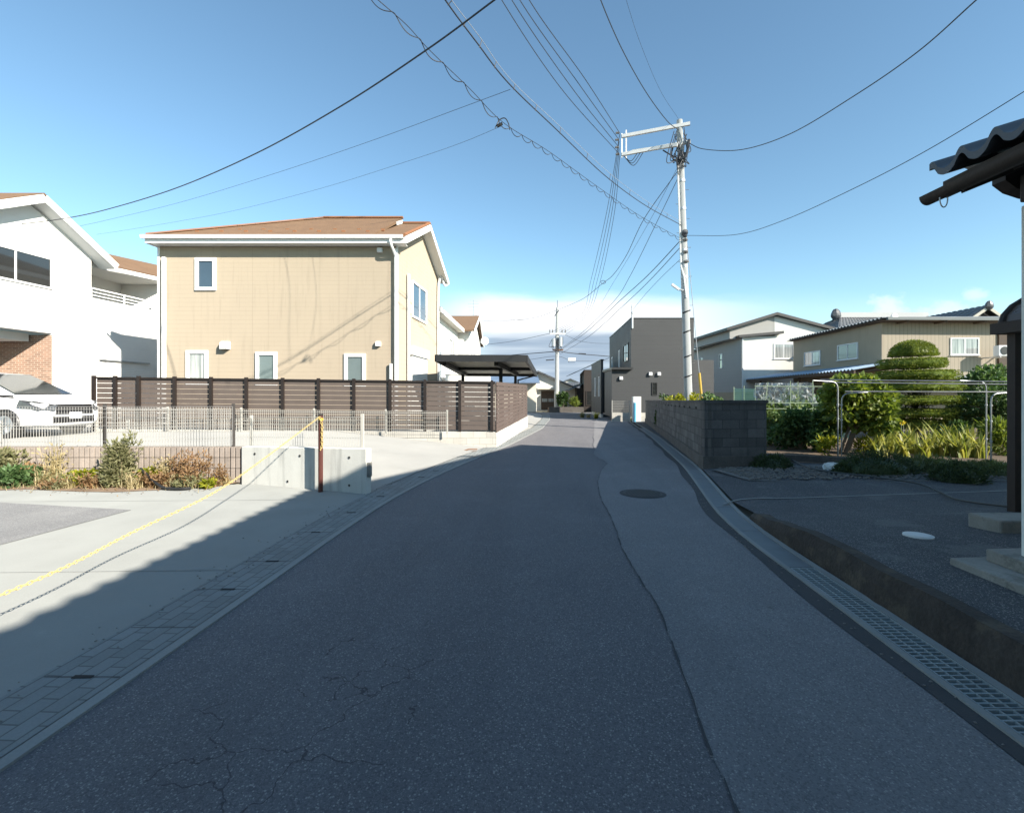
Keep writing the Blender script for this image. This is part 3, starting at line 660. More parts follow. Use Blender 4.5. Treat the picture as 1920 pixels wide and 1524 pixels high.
so_ = MB(); so_.obox(hp(-LO-.04,-oh+.03,zf-.25), V(L+LO+og+.02,0,0), V(0,oh+.02,0), V(0,0,.02)); 
so_.extr([hp(L,-oh,zf-.19), hp(L+og,-oh,zf-.19), hp(L+og,half,zr-.25), hp(L,half,zr-.25)], V(0,0,.02)); so_.extr([hp(L,dep+oh,zf-.19), hp(L+og,dep+oh,zf-.19), hp(L+og,half,zr-.25), hp(L,half,zr-.25)], V(0,0,.02))
link('soffit', so_, M['white_trim'], t)
gt = MB(); gp = [(0,0),(.10,0),(.12,.11),(.105,.11),(.09,.02),(0,.02)]
gt.extr([hp(-LO-.12,-oh-.04-a,zf-.14+b) for a, b in gp], V(L+LO+og+.10,0,0)); link('gutter', gt, M['white_trim'], t); gt = MB(); gt.extr([hp(L+og-.02,dep+oh+.04+a,zf-.14+b) for a, b in gp], V(-2,0,0))
link('gutter', gt, M['white_trim'], t)
pipe(t, [hp(L-.06,-oh-.08,zf-.15), hp(L-.06,-oh-.06,zf-.32), hp(L-.03,-.12,zf-.62), hp(L-.03,-.10,zf-.9), hp(L-.03,-.10,.4)], .05)
pipe(t, [hp(.26,-.08,.4), hp(.26,-.08,6.42)], .07); pipe(t, [hp(L-.20,-.09,.4), hp(L-.20,-.09,2.72)], .055)
pipe(t, [hp(L+.09,.95,.4), hp(L+.09,.95,6.1)], .055); pipe(t, [hp(L+.10,dep-.2,.4), hp(L+.10,dep-.2,6.6), hp(L+.3,dep+.2,6.75), hp(L+og,dep+oh+.05,zf-.15)], .05)
cq = MB()
for s in (0,):
    p = hp(s,-.012,0); cq.box(p.x-.02,p.x+.06,p.y-.01,p.y+.02,zb,ze-.1)
link('corner_trim', cq, M['white_trim'], t); cq = MB(); p = hp(L,0,0); cq.box(p.x-.05,p.x+.014,p.y-.014,p.y+.05,zb,ze-.1); link('corner_trim', cq, M['white_trim'], t)
ux = V(1,0,0)
def wpx(x0,y0,x1,y1,**k):
    a = P(x0,y1,Y0); b = P(x1,y0,Y0); return win(t, (a.x,Y0,a.z), ux, nf, b.x-a.x, b.z-a.z, **k)
wpx(367,484,406,545, pane='pane_blue', fw=.115, d=.06)
wpx(350,657,391,722, pane='pane_curtain', fw=.115, d=.06); wpx(480,660,520,724, pane='pane_frost', fw=.115, d=.06); wpx(646,663,686,726, pane='pane_frost', fw=.115, d=.06)
for (px,py,s) in ((425,648,.27),(713,470,.17),(710,645,.17)): vent(t, P(px,py,Y0), ux, nf, s)
ug = D_.normalized()
def gpt(d_, z): q = B + D_*d_; return V(q.x, q.y, z)
win(t, gpt(1.62, 4.62), ug, ng_, 1.95, 1.42, 'pane_blue', fw=.08, mull=1)
sh = MB(); sh.obox(gpt(1.45,.9)-ng_*.01, ug*2.15, V(0,0,2.25), ng_*.07); shb = MB(); shb.obox(gpt(1.35,3.15)-ng_*.01, ug*2.35, V(0,0,.34), ng_*.15)
s1 = link('shutter', sh, M['shutter'], t); link('shutter_box', shb, M['white_trim'], s1, bevel=.02)

# ================================================================ white house at the left
t = thing('white_house', 'white two storey house with brown gable, balcony and brick garage recess', 'house', (-20, 18, .4))
def wp(Y_, z=0, off=0): return V(-16.7 + .1*(Y_-19) + off, Y_, z)     # the wall plane that faces the road
zw, zev = .2, 7.25; wl = MB(); ya, yb_ = 14.2, 19.05; yc = 22.3
pk_y, pk_z = 16.85, 8.72
for a_, b_ in ((ya, yb_),):
    # front part, with the garage recess left open below
    wl.extr([wp(17.58,zw), wp(yb_,zw), wp(yb_,zev), wp(pk_y,pk_z-.42), wp(ya-.4,zev-.2), wp(ya-.4,3.88), wp(17.58,3.88)], V(-.35,0,0))
wl.extr([wp(yb_,zw,-.35), wp(yb_,zw,-6), wp(yb_,zev,-6), wp(yb_,zev,-.35)], V(0,-.3,0))
wl.obox(wp(ya-.4,3.58,-5), V(4.6,0,0), V(0,17.5-ya+.4,0), V(0,0,.28))
wl.extr([wp(yb_,zw), wp(yc,zw), wp(yc,5.45), wp(yb_,5.45)], V(-.3,0,0))           # balcony front
wl.box(-18.5, -11.2, 22.35, 22.65, zw, 7.1)                                            # wing behind, faces the camera
wl.box(-22, -18.2, yb_+.02, 23, 5.3, 7.0)
link('wall', wl, M['white_wall'], t)
gb = MB(); gb.obox(wp(17.56,zw,-.005), V(-4.5,0,0), V(0,.25,0), V(0,0,3.62)); gb.obox(wp(13,zw,-4.6), V(-.3,0,0), V(0,4.8,0), V(0,0,3.62)); link('brick_wall', gb, M['brick'], t)
bc = MB(); bc.obox(wp(17.35-.02,zw,.012), V(-.6,0,0), V(0,-1.05,0), V(0,0,3.25)); 
bc2 = MB(); bc2.obox(wp(17.34,zw,.004), V(-1.9,0,0), V(0,.012,0), V(0,0,3.3)); 
rf = MB(); oh2 = .55
def rq(y, z, o): return wp(y, z, o)
rf.slab([rq(yb_+.55,zev-.22,.5), rq(yb_+.55,zev-.22,-8), rq(pk_y,pk_z,-8), rq(pk_y,pk_z,.5)], .12)
rf.slab([rq(pk_y,pk_z,.5), rq(pk_y,pk_z,-8), rq(12.9,zev-.75,-8), rq(12.9,zev-.75,.5)], .12)
# lower roof over balcony and wing
rf.slab([V(-17.05,yb_+.2,7.05), V(-15.85,22.0,7.02), V(-17.6,23.9,8.1), V(-20.5,yb_+1.2,8.35)], .1)
rf.slab([V(-15.85,22.0,7.02), V(-10.8,21.95,7.02), V(-10.8,24.4,8.12), V(-17.6,24.4,8.12)], .1)
ro = link('roof', rf, M['roof_brown'], t)
fa = MB(); fa.beam(rq(yb_+.55,zev-.40,.52), rq(pk_y,pk_z-.19,.52), .05, .26); fa.beam(rq(pk_y,pk_z-.19,.52), rq(12.9,zev-.93,.52), .05, .26)
fa.beam(V(-17.05,yb_+.2,6.90), V(-15.85,22.0,6.87), .05, .17); fa.beam(V(-15.85,21.98,6.87), V(-10.8,21.93,6.87), .05, .17)
fa.extr([rq(yb_+.5,zev-.5,.45),rq(pk_y,pk_z-.3,.45),rq(pk_y,pk_z-.3,-.1),rq(yb_+.5,zev-.5,-.1)], V(0,0,.02))
fa.extr([rq(12.9,zev-1.05,.45),rq(pk_y,pk_z-.3,.45),rq(pk_y,pk_z-.3,-.1),rq(12.9,zev-1.05,-.1)], V(0,0,.02))
link('fascia', fa, M['white_trim'], t)
sf = MB(); sf.slab([V(-17.0,yb_+.25,6.82), V(-15.95,21.9,6.80), V(-15.95,22.34,6.80), V(-20,22.34,6.82), V(-20,yb_+.25,6.82)], .03); link('soffit', sf, M['white_render'], t)
bk = MB(); bk.box(-18.55,-18.4, yb_, 22.34, 3.2, 6.8); link('balcony_wall', bk, M['stucco_cream'], t)
rl = MB()
for z in (5.50, 5.63, 5.76, 5.90): rl.beam(wp(yb_+.05,z,-.1), wp(yc-.2,z,-.1), .03, .035 if z < 5.9 else .05)
for y in (yb_+.1, 20.6, yc-.25): rl.beam(wp(y,5.4,-.1), wp(y,5.92,-.1), .04, .04, (1,0,0))
link('balcony_rail', rl, M['white_trim'], t)
u2 = D_.normalized()
win(t, wp(15.2,5.48), u2, ng_, 2.38, 1.14, 'pane_dark', fw=.07, mull=1)
gd = MB(); gd.obox(wp(20.0,zw,.0), u2*2.0, ng_*.03, V(0,0,2.55)); gdo = link('garage_door', gd, M['shutter'], t)
hd = MB(); hd.obox(wp(19.35,3.03,.02), u2*2.35, ng_*.07, V(0,0,.05)); link('awning', hd, M['galv'], t)
pc = MB(); pc.box(-13.75,-12.95,22.27,22.36,zw,2.9); link('door', pc, M['dark_trim'], t)
pipe(t, [V(-11.6,21.9,6.8), V(-11.9,22.1,6.6), V(-12.2,22.28,6.3), V(-12.2,22.28,.4)], .045)
link('wall_lamp', MB().box(-13.5,-13.38,22.15,22.27,2.0,2.25), M['white_trim'], t)

# ================================================================ white house past the carport
t = thing('white_house', 'white house with brown gable showing past the beige house and above the carport', 'house', (-6, 42, .1))
wl = MB(); wl.prism([(-9.5,38.6),(-3.5,38.9),(-3.3,50),(-9.5,50)], 0, 6.9); wl.extr([V(-3.5,38.9,6.9),V(-3.3,50,6.9),V(-3.4,44.4,8.75)], V(-1.5,0,0)); wl.prism([(-10,29.4),(-4.75,29.4),(-4.35,38.62),(-10,38.62)], 0, 6.85); link('wall', wl, M['white_render'], t)
rf = MB(); rf.slab([V(-3.0,38.2,6.85),V(-3.0,44.4,9.0),V(-10,44.4,9.0),V(-10,38.2,6.85)], .12); rf.slab([V(-3.0,44.4,9.0),V(-3.0,50.6,6.85),V(-10,50.6,6.85),V(-10,44.4,9.0)], .12)
rf.slab([V(-4.3,28.8,6.95),V(-3.85,38.3,6.95),V(-7.2,38.3,8.6),V(-7.5,28.8,8.6)], .12); link('roof', rf, M['roof_brown'], t)
fa = MB(); fa.beam(V(-2.97,38.1,6.7),V(-2.97,44.4,8.86),.05,.3); fa.beam(V(-2.97,50.7,6.7),V(-2.97,44.4,8.86),.05,.3); fa.beam(V(-4.27,28.8,6.78),V(-3.82,38.3,6.78),.05,.28); link('fascia', fa, M['white_trim'], t)
so_ = MB(); so_.slab([V(-4.3,28.8,6.66),V(-3.85,38.3,6.66),V(-4.4,38.3,6.66),V(-4.8,28.8,6.66)], .02); link('soffit', so_, M['stucco_cream'], t)
uu = V(.043,1,0).normalized(); nn = V(1,-.043,0).normalized()
win(t, V(-4.75+.043*5.2,34.6,4.3), uu, nn, 2.3, 1.5, 'pane_blue', fw=.08, mull=1)
for yy in (40.2, 42.6): win(t, V(-3.5+.018*(yy-38.9),yy,3.9), V(.018,1,0), V(1,-.018,0), .9, 1.6, 'pane_blue', fw=.1)
an = MB(); an.tube([V(-3.6,45,8.9),V(-3.6,45,10.6)], .03, n=6)
for z in (9.6, 9.9, 10.2): an.beam(V(-4.1,45,z),V(-3.1,45,z), .03, .03)
an.beam(V(-3.9,44.6,10.5),V(-3.3,45.5,10.5),.03,.03); link('aerial', an, M['galv'], t)
ds = MB(); ds.ball(V(-2.5,44.0,6.6), (.38,.12,.38), 12, 6); ds.beam(V(-3.3,44.2,6.4),V(-2.5,44.0,6.6),.05,.05); link('satellite_dish', ds, M['white_trim'], t)

# ================================================================ carport behind the slat fence
t = thing('carport', 'dark framed flat carport with pale underside beside the beige house', 'carport', (-1, 22, 0))
zc = 2.98; q = [V(-2.76,17.45,zc+.05), V(.52,17.4,zc+.03), V(1.45,28.4,zc-.06), V(-2.9,28.4,zc-.04)]
rf = MB(); rf.slab([p + V(0,0,.02) for p in q], .045); link('roof', rf, M['carport_sheet'], t)
fr = MB()
for a, b in zip(q, q[1:]+q[:1]): fr.beam(a+V(0,0,-.06), b+V(0,0,-.06), .10, .25)
for f in (.5,): fr.beam(q[0].lerp(q[3],f)-V(0,0,.09), q[1].lerp(q[2],f)-V(0,0,.09), .09, .14)
fr.beam(V(-.60,18.2,zc-.14), V(.30,27.2,zc-.18), .15, .2); fr.beam(V(-2.55,18.2,zc-.14), V(-2.6,27.6,zc-.18), .12, .16)
link('frame', fr, M['dark_trim'], t)
for p in ((-.47,20.2), (.19,26.6), (-2.6,25.4)): link('post', MB().beam(V(p[0],p[1],0), V(p[0],p[1],zc-.1), .15, .15, (0,1,0)), M['dark_trim'], t)
pipe(t, [V(1.28,28.2,zc-.22), V(.42,26.8,zc-.5), V(.34,26.7,zc-.7), V(.34,26.7,.2)], .04, 'dark_trim')
sw = MB(); sw.box(-4.3,-1.5,31.0,33.2,0,2.95); sw.box(-4.35,-1.45,30.95,33.25,2.95,3.02); t2 = thing('storage_shed', 'plain white shed seen under the carport roof', 'shed', (-2.9,32,0)); link('wall', sw, M['white_render'], t2)
dr_ = MB(); dr_.box(-3.9,-2.4,30.96,31.0,.1,2.2); link('door', dr_, M['shutter'], t2)

# ================================================================ dark house on the right
t = thing('dark_house', 'charcoal clad two storey box house with flat roof', 'house', (9, 33, 0))
Yd_ = 31.0; X0 = (1183-CX)/FPX*Yd_; X1 = 11.75; ztop = 6.58; Xl = (1147-CX)/FPX*Yd_
wl = MB(); wl.prism([(X0,Yd_),(X1,Yd_),(X1,40),(X0+.75,41.5)], .25, ztop)
wl.prism([(Xl,Yd_-.02),(X0+.1,Yd_-.02),(X0+.1,34),(Xl+.12,34)], .25, 3.28)
wl.prism([(X1+.003,Yd_+.4),(X1+1.5,Yd_+.5),(X1+1.5,39),(X1+.003,39)], .25, 3.95)
# porch wing farther back
wl.prism([(6.60,35.6),(6.77,35.6),(7.10,41.7),(6.90,41.7)], .25, 4.25); wl.prism([(6.95,37.2),(9,37.2),(9,41),(7.1,41)], .25, 3.4)
link('wall', wl, M['dark_siding'], t)
fd = MB(); fd.prism([(Xl+.02,Yd_),(X1-.02,Yd_),(X1-.02,40),(X0+.7,41)], -.1, .25); fd.prism([(6.61,35.62),(6.76,35.62),(7.08,41.6),(6.91,41.6)], -.1, .25); link('foundation', fd, M['concrete_wall'], t)
cp = MB(); cp.prism([(X0-.03,Yd_-.03),(X1+.03,Yd_-.03),(X1+.03,40),(X0+.72,41.5)], ztop, ztop+.06); cp.prism([(Xl-.05,Yd_-.35),(X0+.06,Yd_-.35),(X0+.06,Yd_-.02),(Xl-.05,34)], 3.28, 3.42); cp.prism([(6.57,35.56),(6.80,35.56),(7.12,41.72),(6.87,41.72)], 4.25, 4.31); link('coping', cp, M['dark_trim'], t)
ul = V(.75,10.5,0).normalized(); nl = V(-1,.071,0).normalized()
def lp(y, z): return V(X0+.0714*(y-Yd_), y, z)
win(t, lp(32.9,3.9)-ul*1.0, ul, nl, 1.9, 1.25, 'pane_dark', 'dark_trim', fw=.07, mull=1); win(t, lp(35.6,3.5), ul, nl, .5, 1.5, 'pane_frost', 'white_trim', fw=.08); win(t, lp(39.4,3.3), ul, nl, .6, 1.5, 'pane_frost', 'white_trim', fw=.08)
a = P(1222,741,Yd_); win(t, (a.x,Yd_,a.z), ux, nf, .35, .83, 'pane_dark', 'dark_trim', fw=.045)
for (px,py) in ((1164,709),(1219,701),(1235,701)): vent(t, P(px,py,Yd_-(.02 if px < 1180 else 0)), ux, nf, .21)
ve = MB(); ve.tube([V(X0+.07,Yd_-.08,ztop+.35), V(X0+.07,Yd_-.08,ztop-.65)], .06, n=8); ve.ball(V(X0+.07,Yd_-.08,ztop+.35),.09,8,5); link('cable_entry_pipe', ve, M['galv'], t)
an = MB(); an.tube([V(X0+.2,Yd_+.6,ztop), V(X0+.2,Yd_+.6,ztop+1.0)], .025, n=6); an.beam(V(X0-.2,Yd_+.3,ztop+.9),V(X0+1.0,Yd_+1,ztop+.9),.025,.025)
for k in range(4): an.beam(V(X0-.1+.3*k,Yd_+.3+.16*k,ztop+.75),V(X0-.1+.3*k,Yd_+.3+.16*k,ztop+1.05),.02,.02,(1,0,0))
link('aerial', an, M['galv'], t)
for k, y in enumerate((36.3, 38.6)): win(t, V(6.60+.0492*(y-35.6),y,1.55), V(.0492,1,0), V(-1,.0492,0), .55, 1.5, 'pane_frost', 'white_trim', fw=.07)
win(t, P(1277,660,Yd_-.003), ux, nf, .12, 1.5, 'pane_frost', 'dark_trim', fw=.03) if False else None

# gate post, block base and mesh fence in front of it
t = thing('gate_post', 'white gate post with a blue pipe in front of the dark house', 'gate post', (7.85,29.6,0)); a = P(1186,787,29.6)
link('body', MB().box(a.x,a.x+.48,29.4,29.75,-.02,1.55), M['white_render'], t, bevel=.01); link('pipe', MB().cyl((a.x+.06,29.3,-.02), .075, 1.2, 12), M['blue_pipe'], t, smooth=True)
t = thing('mesh_fence', 'low pale mesh fence on a block base before the dark house', 'fence', (6.9,29.8,0))
link('block_base', MB().box(6.2,7.35,29.75,29.9,-.05,.55), M['block_pale'], t); link('block_base', MB().box(7.99,8.4,29.75,29.9,-.05,.55), M['block_pale'], t)
mp = MB(); 
for k in range(24): mp.box(6.22+k*.048,6.225+k*.048,29.82,29.83,.55,1.28)
for z in (.62,.78,.94,1.1,1.26): mp.box(6.2,7.35,29.818,29.828,z,z+.008)
link('mesh_panel', mp, M['mesh_pale'], t)
for x in (6.22, 7.3): link('post', MB().box(x-.02,x+.02,29.8,29.84,.55,1.32), M['mesh_pale'], t)

# ================================================================ white and grey house
t = thing('white_house', 'white house with grey sides and stepped dark lean-to roofs beyond the pole', 'house', (20,42,0))
Yw = 38.5; XA = (1390-CX)/FPX*Yw; XB = 26.5
wl = MB(); wl.prism([(XA,Yw),(XB,Yw),(XB,50),(XA+.2,52)], 1.9, 6.35)
xm = (1455-CX)/FPX*Yw; wl.extr([V(xm-3.6,Yw+.25,6.2),V(xm+4.4,Yw+.25,6.2),V(xm+4.4,Yw+.25,7.0),V(xm,Yw+.25,8.05),V(xm-3.6,Yw+.25,7.0)][0:5], V(0,8,0))
link('wall', wl, M['grey_siding'], t)
fw_ = MB(); fw_.obox(V(XA+.06,Yw-.012,1.9), V(XB-XA-.06,0,0), V(0,.02,0), V(0,0,4.45)); fw_.extr([V(xm,Yw+.23,6.35),V(xm+4.38,Yw+.23,6.35),V(xm+4.38,Yw+.23,6.95),V(xm,Yw+.23,8.0)], V(0,.03,0)); link('white_wall', fw_, M['white_render'], t)
bs = MB(); bs.prism([(XA-.01,Yw-.02),(XB,Yw-.02),(XB,50),(XA+.19,52)], 0, 1.9); link('base_wall', bs, M['tan_side'], t)
rf = MB(); rf.slab([V(XA-.35,Yw-.4,6.42),V(XA-.1,52,6.2),V(XA+3,52,6.9),V(XA+3.2,Yw-.4,6.75)][0:4], .2); 
rf.slab([V(xm-4.0,Yw-.2,7.05),V(xm,Yw-.2,8.28),V(xm,Yw+8.5,8.28),V(xm-4.0,Yw+8.5,7.05)], .22); rf.slab([V(xm,Yw-.2,8.28),V(xm+5.0,Yw-.2,6.95),V(xm+5.0,Yw+8.5,6.95),V(xm,Yw+8.5,8.28)], .22); link('roof', rf, M['dark_trim'], t)
a = P(1450,673,Yw); win(t, (a.x,Yw-.012,a.z), ux, nf, 1.62, 1.22, 'pane_curtain', 'white_trim', fw=.08, mull=1, sill=True)
for (yy) in (42.0, 46.5): win(t, V(XA+.014*(yy-Yw),yy,4.0), V(.0148,1,0), V(-1,.0148,0), .7, 1.3, 'pane_blue', 'white_trim', fw=.06)
pipe(t, [V(XA+.05,Yw-.1,6.3), V(XA+.05,Yw-.1,.2)], .06, 'white_trim')
an = MB(); an.tube([V(24.9,44,7.0),V(24.9,44,8.6)],.03,n=6); link('aerial', an, M['galv'], t)

# ================================================================ tan house with ribbed metal cladding
t = thing('tan_house', 'tan metal clad house with corrugated eaves behind the garden', 'house', (24,31,0))
Yt = 27.0; XT = (1653-CX)/FPX*Yt; XE = 27.3; zt = 5.72
wl = MB(); wl.prism([(XT+.02,Yt),(XE,Yt-.0),(XE,36),(XT+.3,36)], 2.75, zt); link('wall', wl, M['tan_metal'], t)
sdw = MB(); sdw.prism([(XT,Yt-.01),(XT+.15,Yt-.01),(XT+.45,35.9),(XT+.28,35.9)], 2.6, zt-.05); link('side_wall', sdw, M['tan_side'], t)
lwz = MB(); lwz.prism([(XT+.6,Yt+.9),(XE,Yt+.9),(XE,35),(XT+.8,35)], 0, 2.75); link('lower_wall', lwz, M['tan_metal'], t)
rf = MB()
def corr(mb, o, du, dn, n, amp, per):   # corrugated sheet
    o, du, dn = Vector(o), Vector(du), Vector(dn); L_ = du.length; k = int(L_/per*6); vs = []; fs = []
    for i in range(k+1):
        p = o + du*(i/k) + V(0,0,amp*math.sin(i/6*2*math.pi)); vs += [p, p+dn, p-V(0,0,.02), p+dn-V(0,0,.02)]
    for i in range(k):
        a = i*4; b = a+4; fs += [(a,b,b+1,a+1),(a+2,a+3,b+3,b+2),(a,a+2,b+2,b),(a+1,b+1,b+3,a+3)]
    mb.mesh(vs, fs)
corr(rf, (XT-.55,Yt-.75,zt+.16), (.25,9.4,-.12), (7.8,0,.03), 0, .045, .30); ro = link('roof', rf, M['metal_roof_dull'], t)
gt = MB(); gt.beam(V(XT-.3,Yt-.78,zt+.10), V(XE+.6,Yt-.78,zt+.06), .16, .15); link('gutter', gt, M['gutter_teal'], ro)
ef = MB()
for x in (XT+.9, XT+3.0, XT+5.2): ef.beam(V(x,Yt-.7,zt-.02), V(x,Yt+.1,zt-.02), .12, .14)
ef.slab([V(XT-.4,Yt-.7,zt+.05),V(XE+.5,Yt-.7,zt+.05),V(XE+.5,Yt,zt+.05),V(XT-.4,Yt,zt+.05)], .03); ef.slab([V(XT-.45,Yt-.7,zt+.07),V(XT,Yt-.7,zt+.07),V(XT+.3,36,zt-.03),V(XT-.2,36,zt-.03)], .03); link('eave_beam', ef, M['wood_old'], t)
a = P(1781,666,Yt); win(t, (a.x,Yt,a.z), ux, nf, 1.62, .98, 'pane_curtain', 'white_trim', fw=.07, mull=1, sill=True)
ut = V(.033,1,0).normalized(); nt_ = V(-1,.033,0).normalized()
def tp(y, z): return V(XT+.033*(y-Yt)-.01, y, z)
win(t, tp(28.9,3.85), ut, nt_, 1.9, .98, 'pane_frost', 'white_trim', fw=.06, mull=1, sill=True); win(t, tp(32.6,3.72), ut, nt_, 1.9, .98, 'pane_curtain', 'white_trim', fw=.06, mull=1, sill=True)
lr = MB(); corr(lr, (XT-2.4,25.9,3.02), (.5,17,-.12), (2.45,0,.42), 0, .045, .30); lo = link('lean_to_roof', lr, M['metal_roof_blue'], t)
lb = MB(); lb.beam(V(XT-2.3,25.9,2.88), V(XT-1.85,42.8,2.76), .09, .16); lb.beam(V(XT-.2,26.1,3.1), V(XT+.3,42.8,3.0), .1, .2)
for y in (26.4, 29.8, 33.2, 36.6, 40): lb.beam(V(XT-2.3+.03*(y-26),y,2.84), V(XT,y,3.15), .06, .1)
link('lean_to_beam', lb, M['wood_old'], lo)
for y in (26.3, 31.5, 36.7, 42): link('post', MB().beam(V(XT-2.1+.03*(y-26),y,0), V(XT-2.1+.03*(y-26),y,2.85), .11, .11, (0,1,0)), M['wood_old'], t)
pe = MB(); pe.slab([V(XT+.5,25.6,2.62),V(XE+1.5,25.6,2.62),V(XE+1.5,Yt+.9,2.85),V(XT+.5,Yt+.9,2.85)], .06); link('pent_roof', pe, M['metal_roof_dull'], t)
ac = MB(); a = P(1866,668,26.2); ac.box(a.x,a.x+.82,26.0,26.32,a.z,a.z+.58); aco = link('air_conditioner', ac, M['white_trim'], t, bevel=.02)
fn = MB(); fn.tube([V(a.x+.30,25.99,a.z+.29),V(a.x+.30,25.975,a.z+.29)], .22, n=20); link('fan_grille', fn, M['car_black'], aco)
ab = MB(); ab.beam(V(a.x+.1,26.0,a.z-.04),V(a.x+.1,27.6,a.z-.04),.05,.05); ab.beam(V(a.x+.7,26.0,a.z-.04),V(a.x+.7,27.6,a.z-.04),.05,.05); link('bracket', ab, M['galv'], aco)
sw = MB(); sw.prism([(XE+.003,26.9),(XE+5,26.9),(XE+5,34),(XE+.003,34)], 0, 5.2); link('annex_wall', sw, M['wood_old'], t)

# tiled roof of the old house behind
t = thing('tiled_house', 'old house with grey tiled hip and gable roof behind the tan house', 'house', (30,38,0))
link('wall', MB().box(25.8,36,37,45,0,6.3), M['stucco_cream'], t)
def tiles(mb, a, b, c, d, nu=24, nv=10, amp=.05):
    """pan tiles: a-b eave, d-c ridge; ribs run up the slope"""
    a, b, c, d = map(Vector, (a, b, c, d)); vs = []; fs = []; per = 4; N = nu*per
    for j in range(nv*2+1):
        v_ = (j//2 + (j % 2)*.999)/nv if j < nv*2 else 1.0; st = (0 if j % 2 else .035)
        for i in range(N+1):
            p = a.lerp(b, i/N).lerp(d.lerp(c, i/N), min(1, v_)); k = i % per
            vs.append(p + V(0,0,st + amp*(0, .75, 1, .35)[k]))
    for j in range(nv*2):
        for i in range(N): q = j*(N+1)+i; fs.append((q, q+1, q+N+2, q+N+1))
    mb.mesh(vs, fs)
rf = MB(); tiles(rf, (24.6,36.2,6.15),(37,36.2,6.15),(35.2,41,8.3),(28.0,41,8.3), 34, 10); tiles(rf, (24.6,45.5,6.15),(24.6,36.2,6.15),(28.0,41,8.3),(28.0,41.1,8.3), 26, 10); ro = link('roof', rf, M['tile_grey'], t)
tiles_g = MB(); tiles(tiles_g, (31.3,35.2,5.75),(31.3,44,5.75),(34.9,44,8.2),(34.9,35.2,8.2), 18, 8); tiles(tiles_g, (38.5,44,5.75),(38.5,35.2,5.75),(34.9,35.2,8.2),(34.9,44,8.2), 18, 8); rg2 = link('gable_roof', tiles_g, M['tile_grey'], t)
gw = MB(); gw.extr([V(31.9,35.5,5.9),V(37.8,35.5,5.9),V(34.9,35.5,7.9)], V(0,3,0)); link('gable_wall', gw, M['wood_dark'], t)
vb = MB(); vb.beam(V(31.3,35.16,5.62),V(34.9,35.16,8.07),.06,.2); vb.beam(V(38.5,35.16,5.62),V(34.9,35.16,8.07),.06,.2); link('verge_board', vb, M['stucco_cream'], rg2)
rd = MB(); rd.beam(V(27.7,41,8.48),V(35.4,41,8.48),.4,.42); link('ridge', rd, M['ridge_white'], ro)
for q_, r3 in ((V(27.6,40.9,8.5),(.42,.3,.5)), (V(34.9,35.1,8.2),(.3,.2,.34))): link('ridge_end_tile', MB().ball(q_, r3, 10, 7, .1, random.Random(1)), M['tile_grey'], ro)
ds = MB(); ds.ball(V(28.2,35.4,7.35),(.3,.08,.34),12,6); ds.tube([V(28.2,35.5,6.0),V(28.2,35.5,7.2)],.03,n=6); link('satellite_dish', ds, M['galv'], t)
# ================================================================ far houses at the end of the road
t = thing('white_house', 'far white gabled house with a brown sliding door at the road end', 'house', (4,54,0))
wl = MB(); wl.extr([V(1.0,52,0),V(8.0,52,0),V(8.0,52,1.9),V(3.1,52,4.15),V(1.0,52,3.2)], V(0,8,0)); link('wall', wl, M['white_render'], t)
rf = MB(); rf.slab([V(2.8,51.4,4.3),V(8.6,51.4,1.75),V(8.6,60,1.75),V(2.8,60,4.3)], .16); rf.slab([V(-.6,51.4,2.8),V(2.8,51.4,4.3),V(2.8,60,4.3),V(-.6,60,2.8)], .16); link('roof', rf, M['tile_grey'], t)
dd = MB(); dd.box(3.15,4.75,51.93,52.02,.1,2.15); do_ = link('door', dd, M['wood_old'], t); dp = MB()
for x in (3.25,3.95): dp.box(x,x+.6,51.9,51.94,.95,1.3)
link('pane', dp, M['pane_curtain'], do_); link('eave', MB().box(2.7,5.1,51.3,52.0,2.3,2.42), M['stucco_cream'], t)
t = thing('garage', 'small white garage left of the brown sliding door', 'garage', (1.8,49.5,0)); link('wall', MB().box(.4,2.5,48.6,51.2,0,2.1), M['white_render'], t); link('roof', MB().box(.3,2.65,48.4,51.3,2.1,2.25), M['roof_slate'], t); link('door', MB().box(.6,2.1,48.54,48.62,.05,1.6), M['shutter'], t)
t = thing('blue_roof_house', 'low far house with blue sheet roof seen behind the carport posts', 'house', (0,50,0)); link('wall', MB().box(-6,2.4,47.5,50.5,0,2.95), M['stucco_cream'], t)
link('roof', MB().slab([V(-6.5,46.3,2.90),V(2.7,46.3,2.90),V(2.7,50.5,3.75),V(-6.5,50.5,3.75)], .1), M['roof_blue'], t)
t = thing('slate_roof_house', 'far house with slate grey roof above the white shed', 'house', (-1.5,57,0)); link('wall', MB().box(-5,2.5,55,62,0,3.2), M['white_render'], t); link('roof', MB().slab([V(-5.5,54.4,3.1),V(3,54.4,3.1),V(-1.2,58,4.9),V(-1.3,58,4.9)], .1), M['roof_slate'], t)
t = thing('white_house', 'farthest small white gable between pole and dark wooden house', 'house', (8.6,72,0)); wl = MB(); wl.extr([V(6.3,72,0),V(11.2,72,0),V(11.2,72,3.0),V(8.7,72,4.05),V(6.3,72,3.0)], V(0,6,0)); link('wall', wl, M['white_render'], t)
rf = MB(); rf.slab([V(6.0,71.6,2.95),V(8.7,71.6,4.2),V(8.7,78,4.2),V(6.0,78,2.95)],.15); rf.slab([V(8.7,71.6,4.2),V(11.6,71.6,2.95),V(11.6,78,2.95),V(8.7,78,4.2)],.15); link('roof', rf, M['tile_grey'], t)
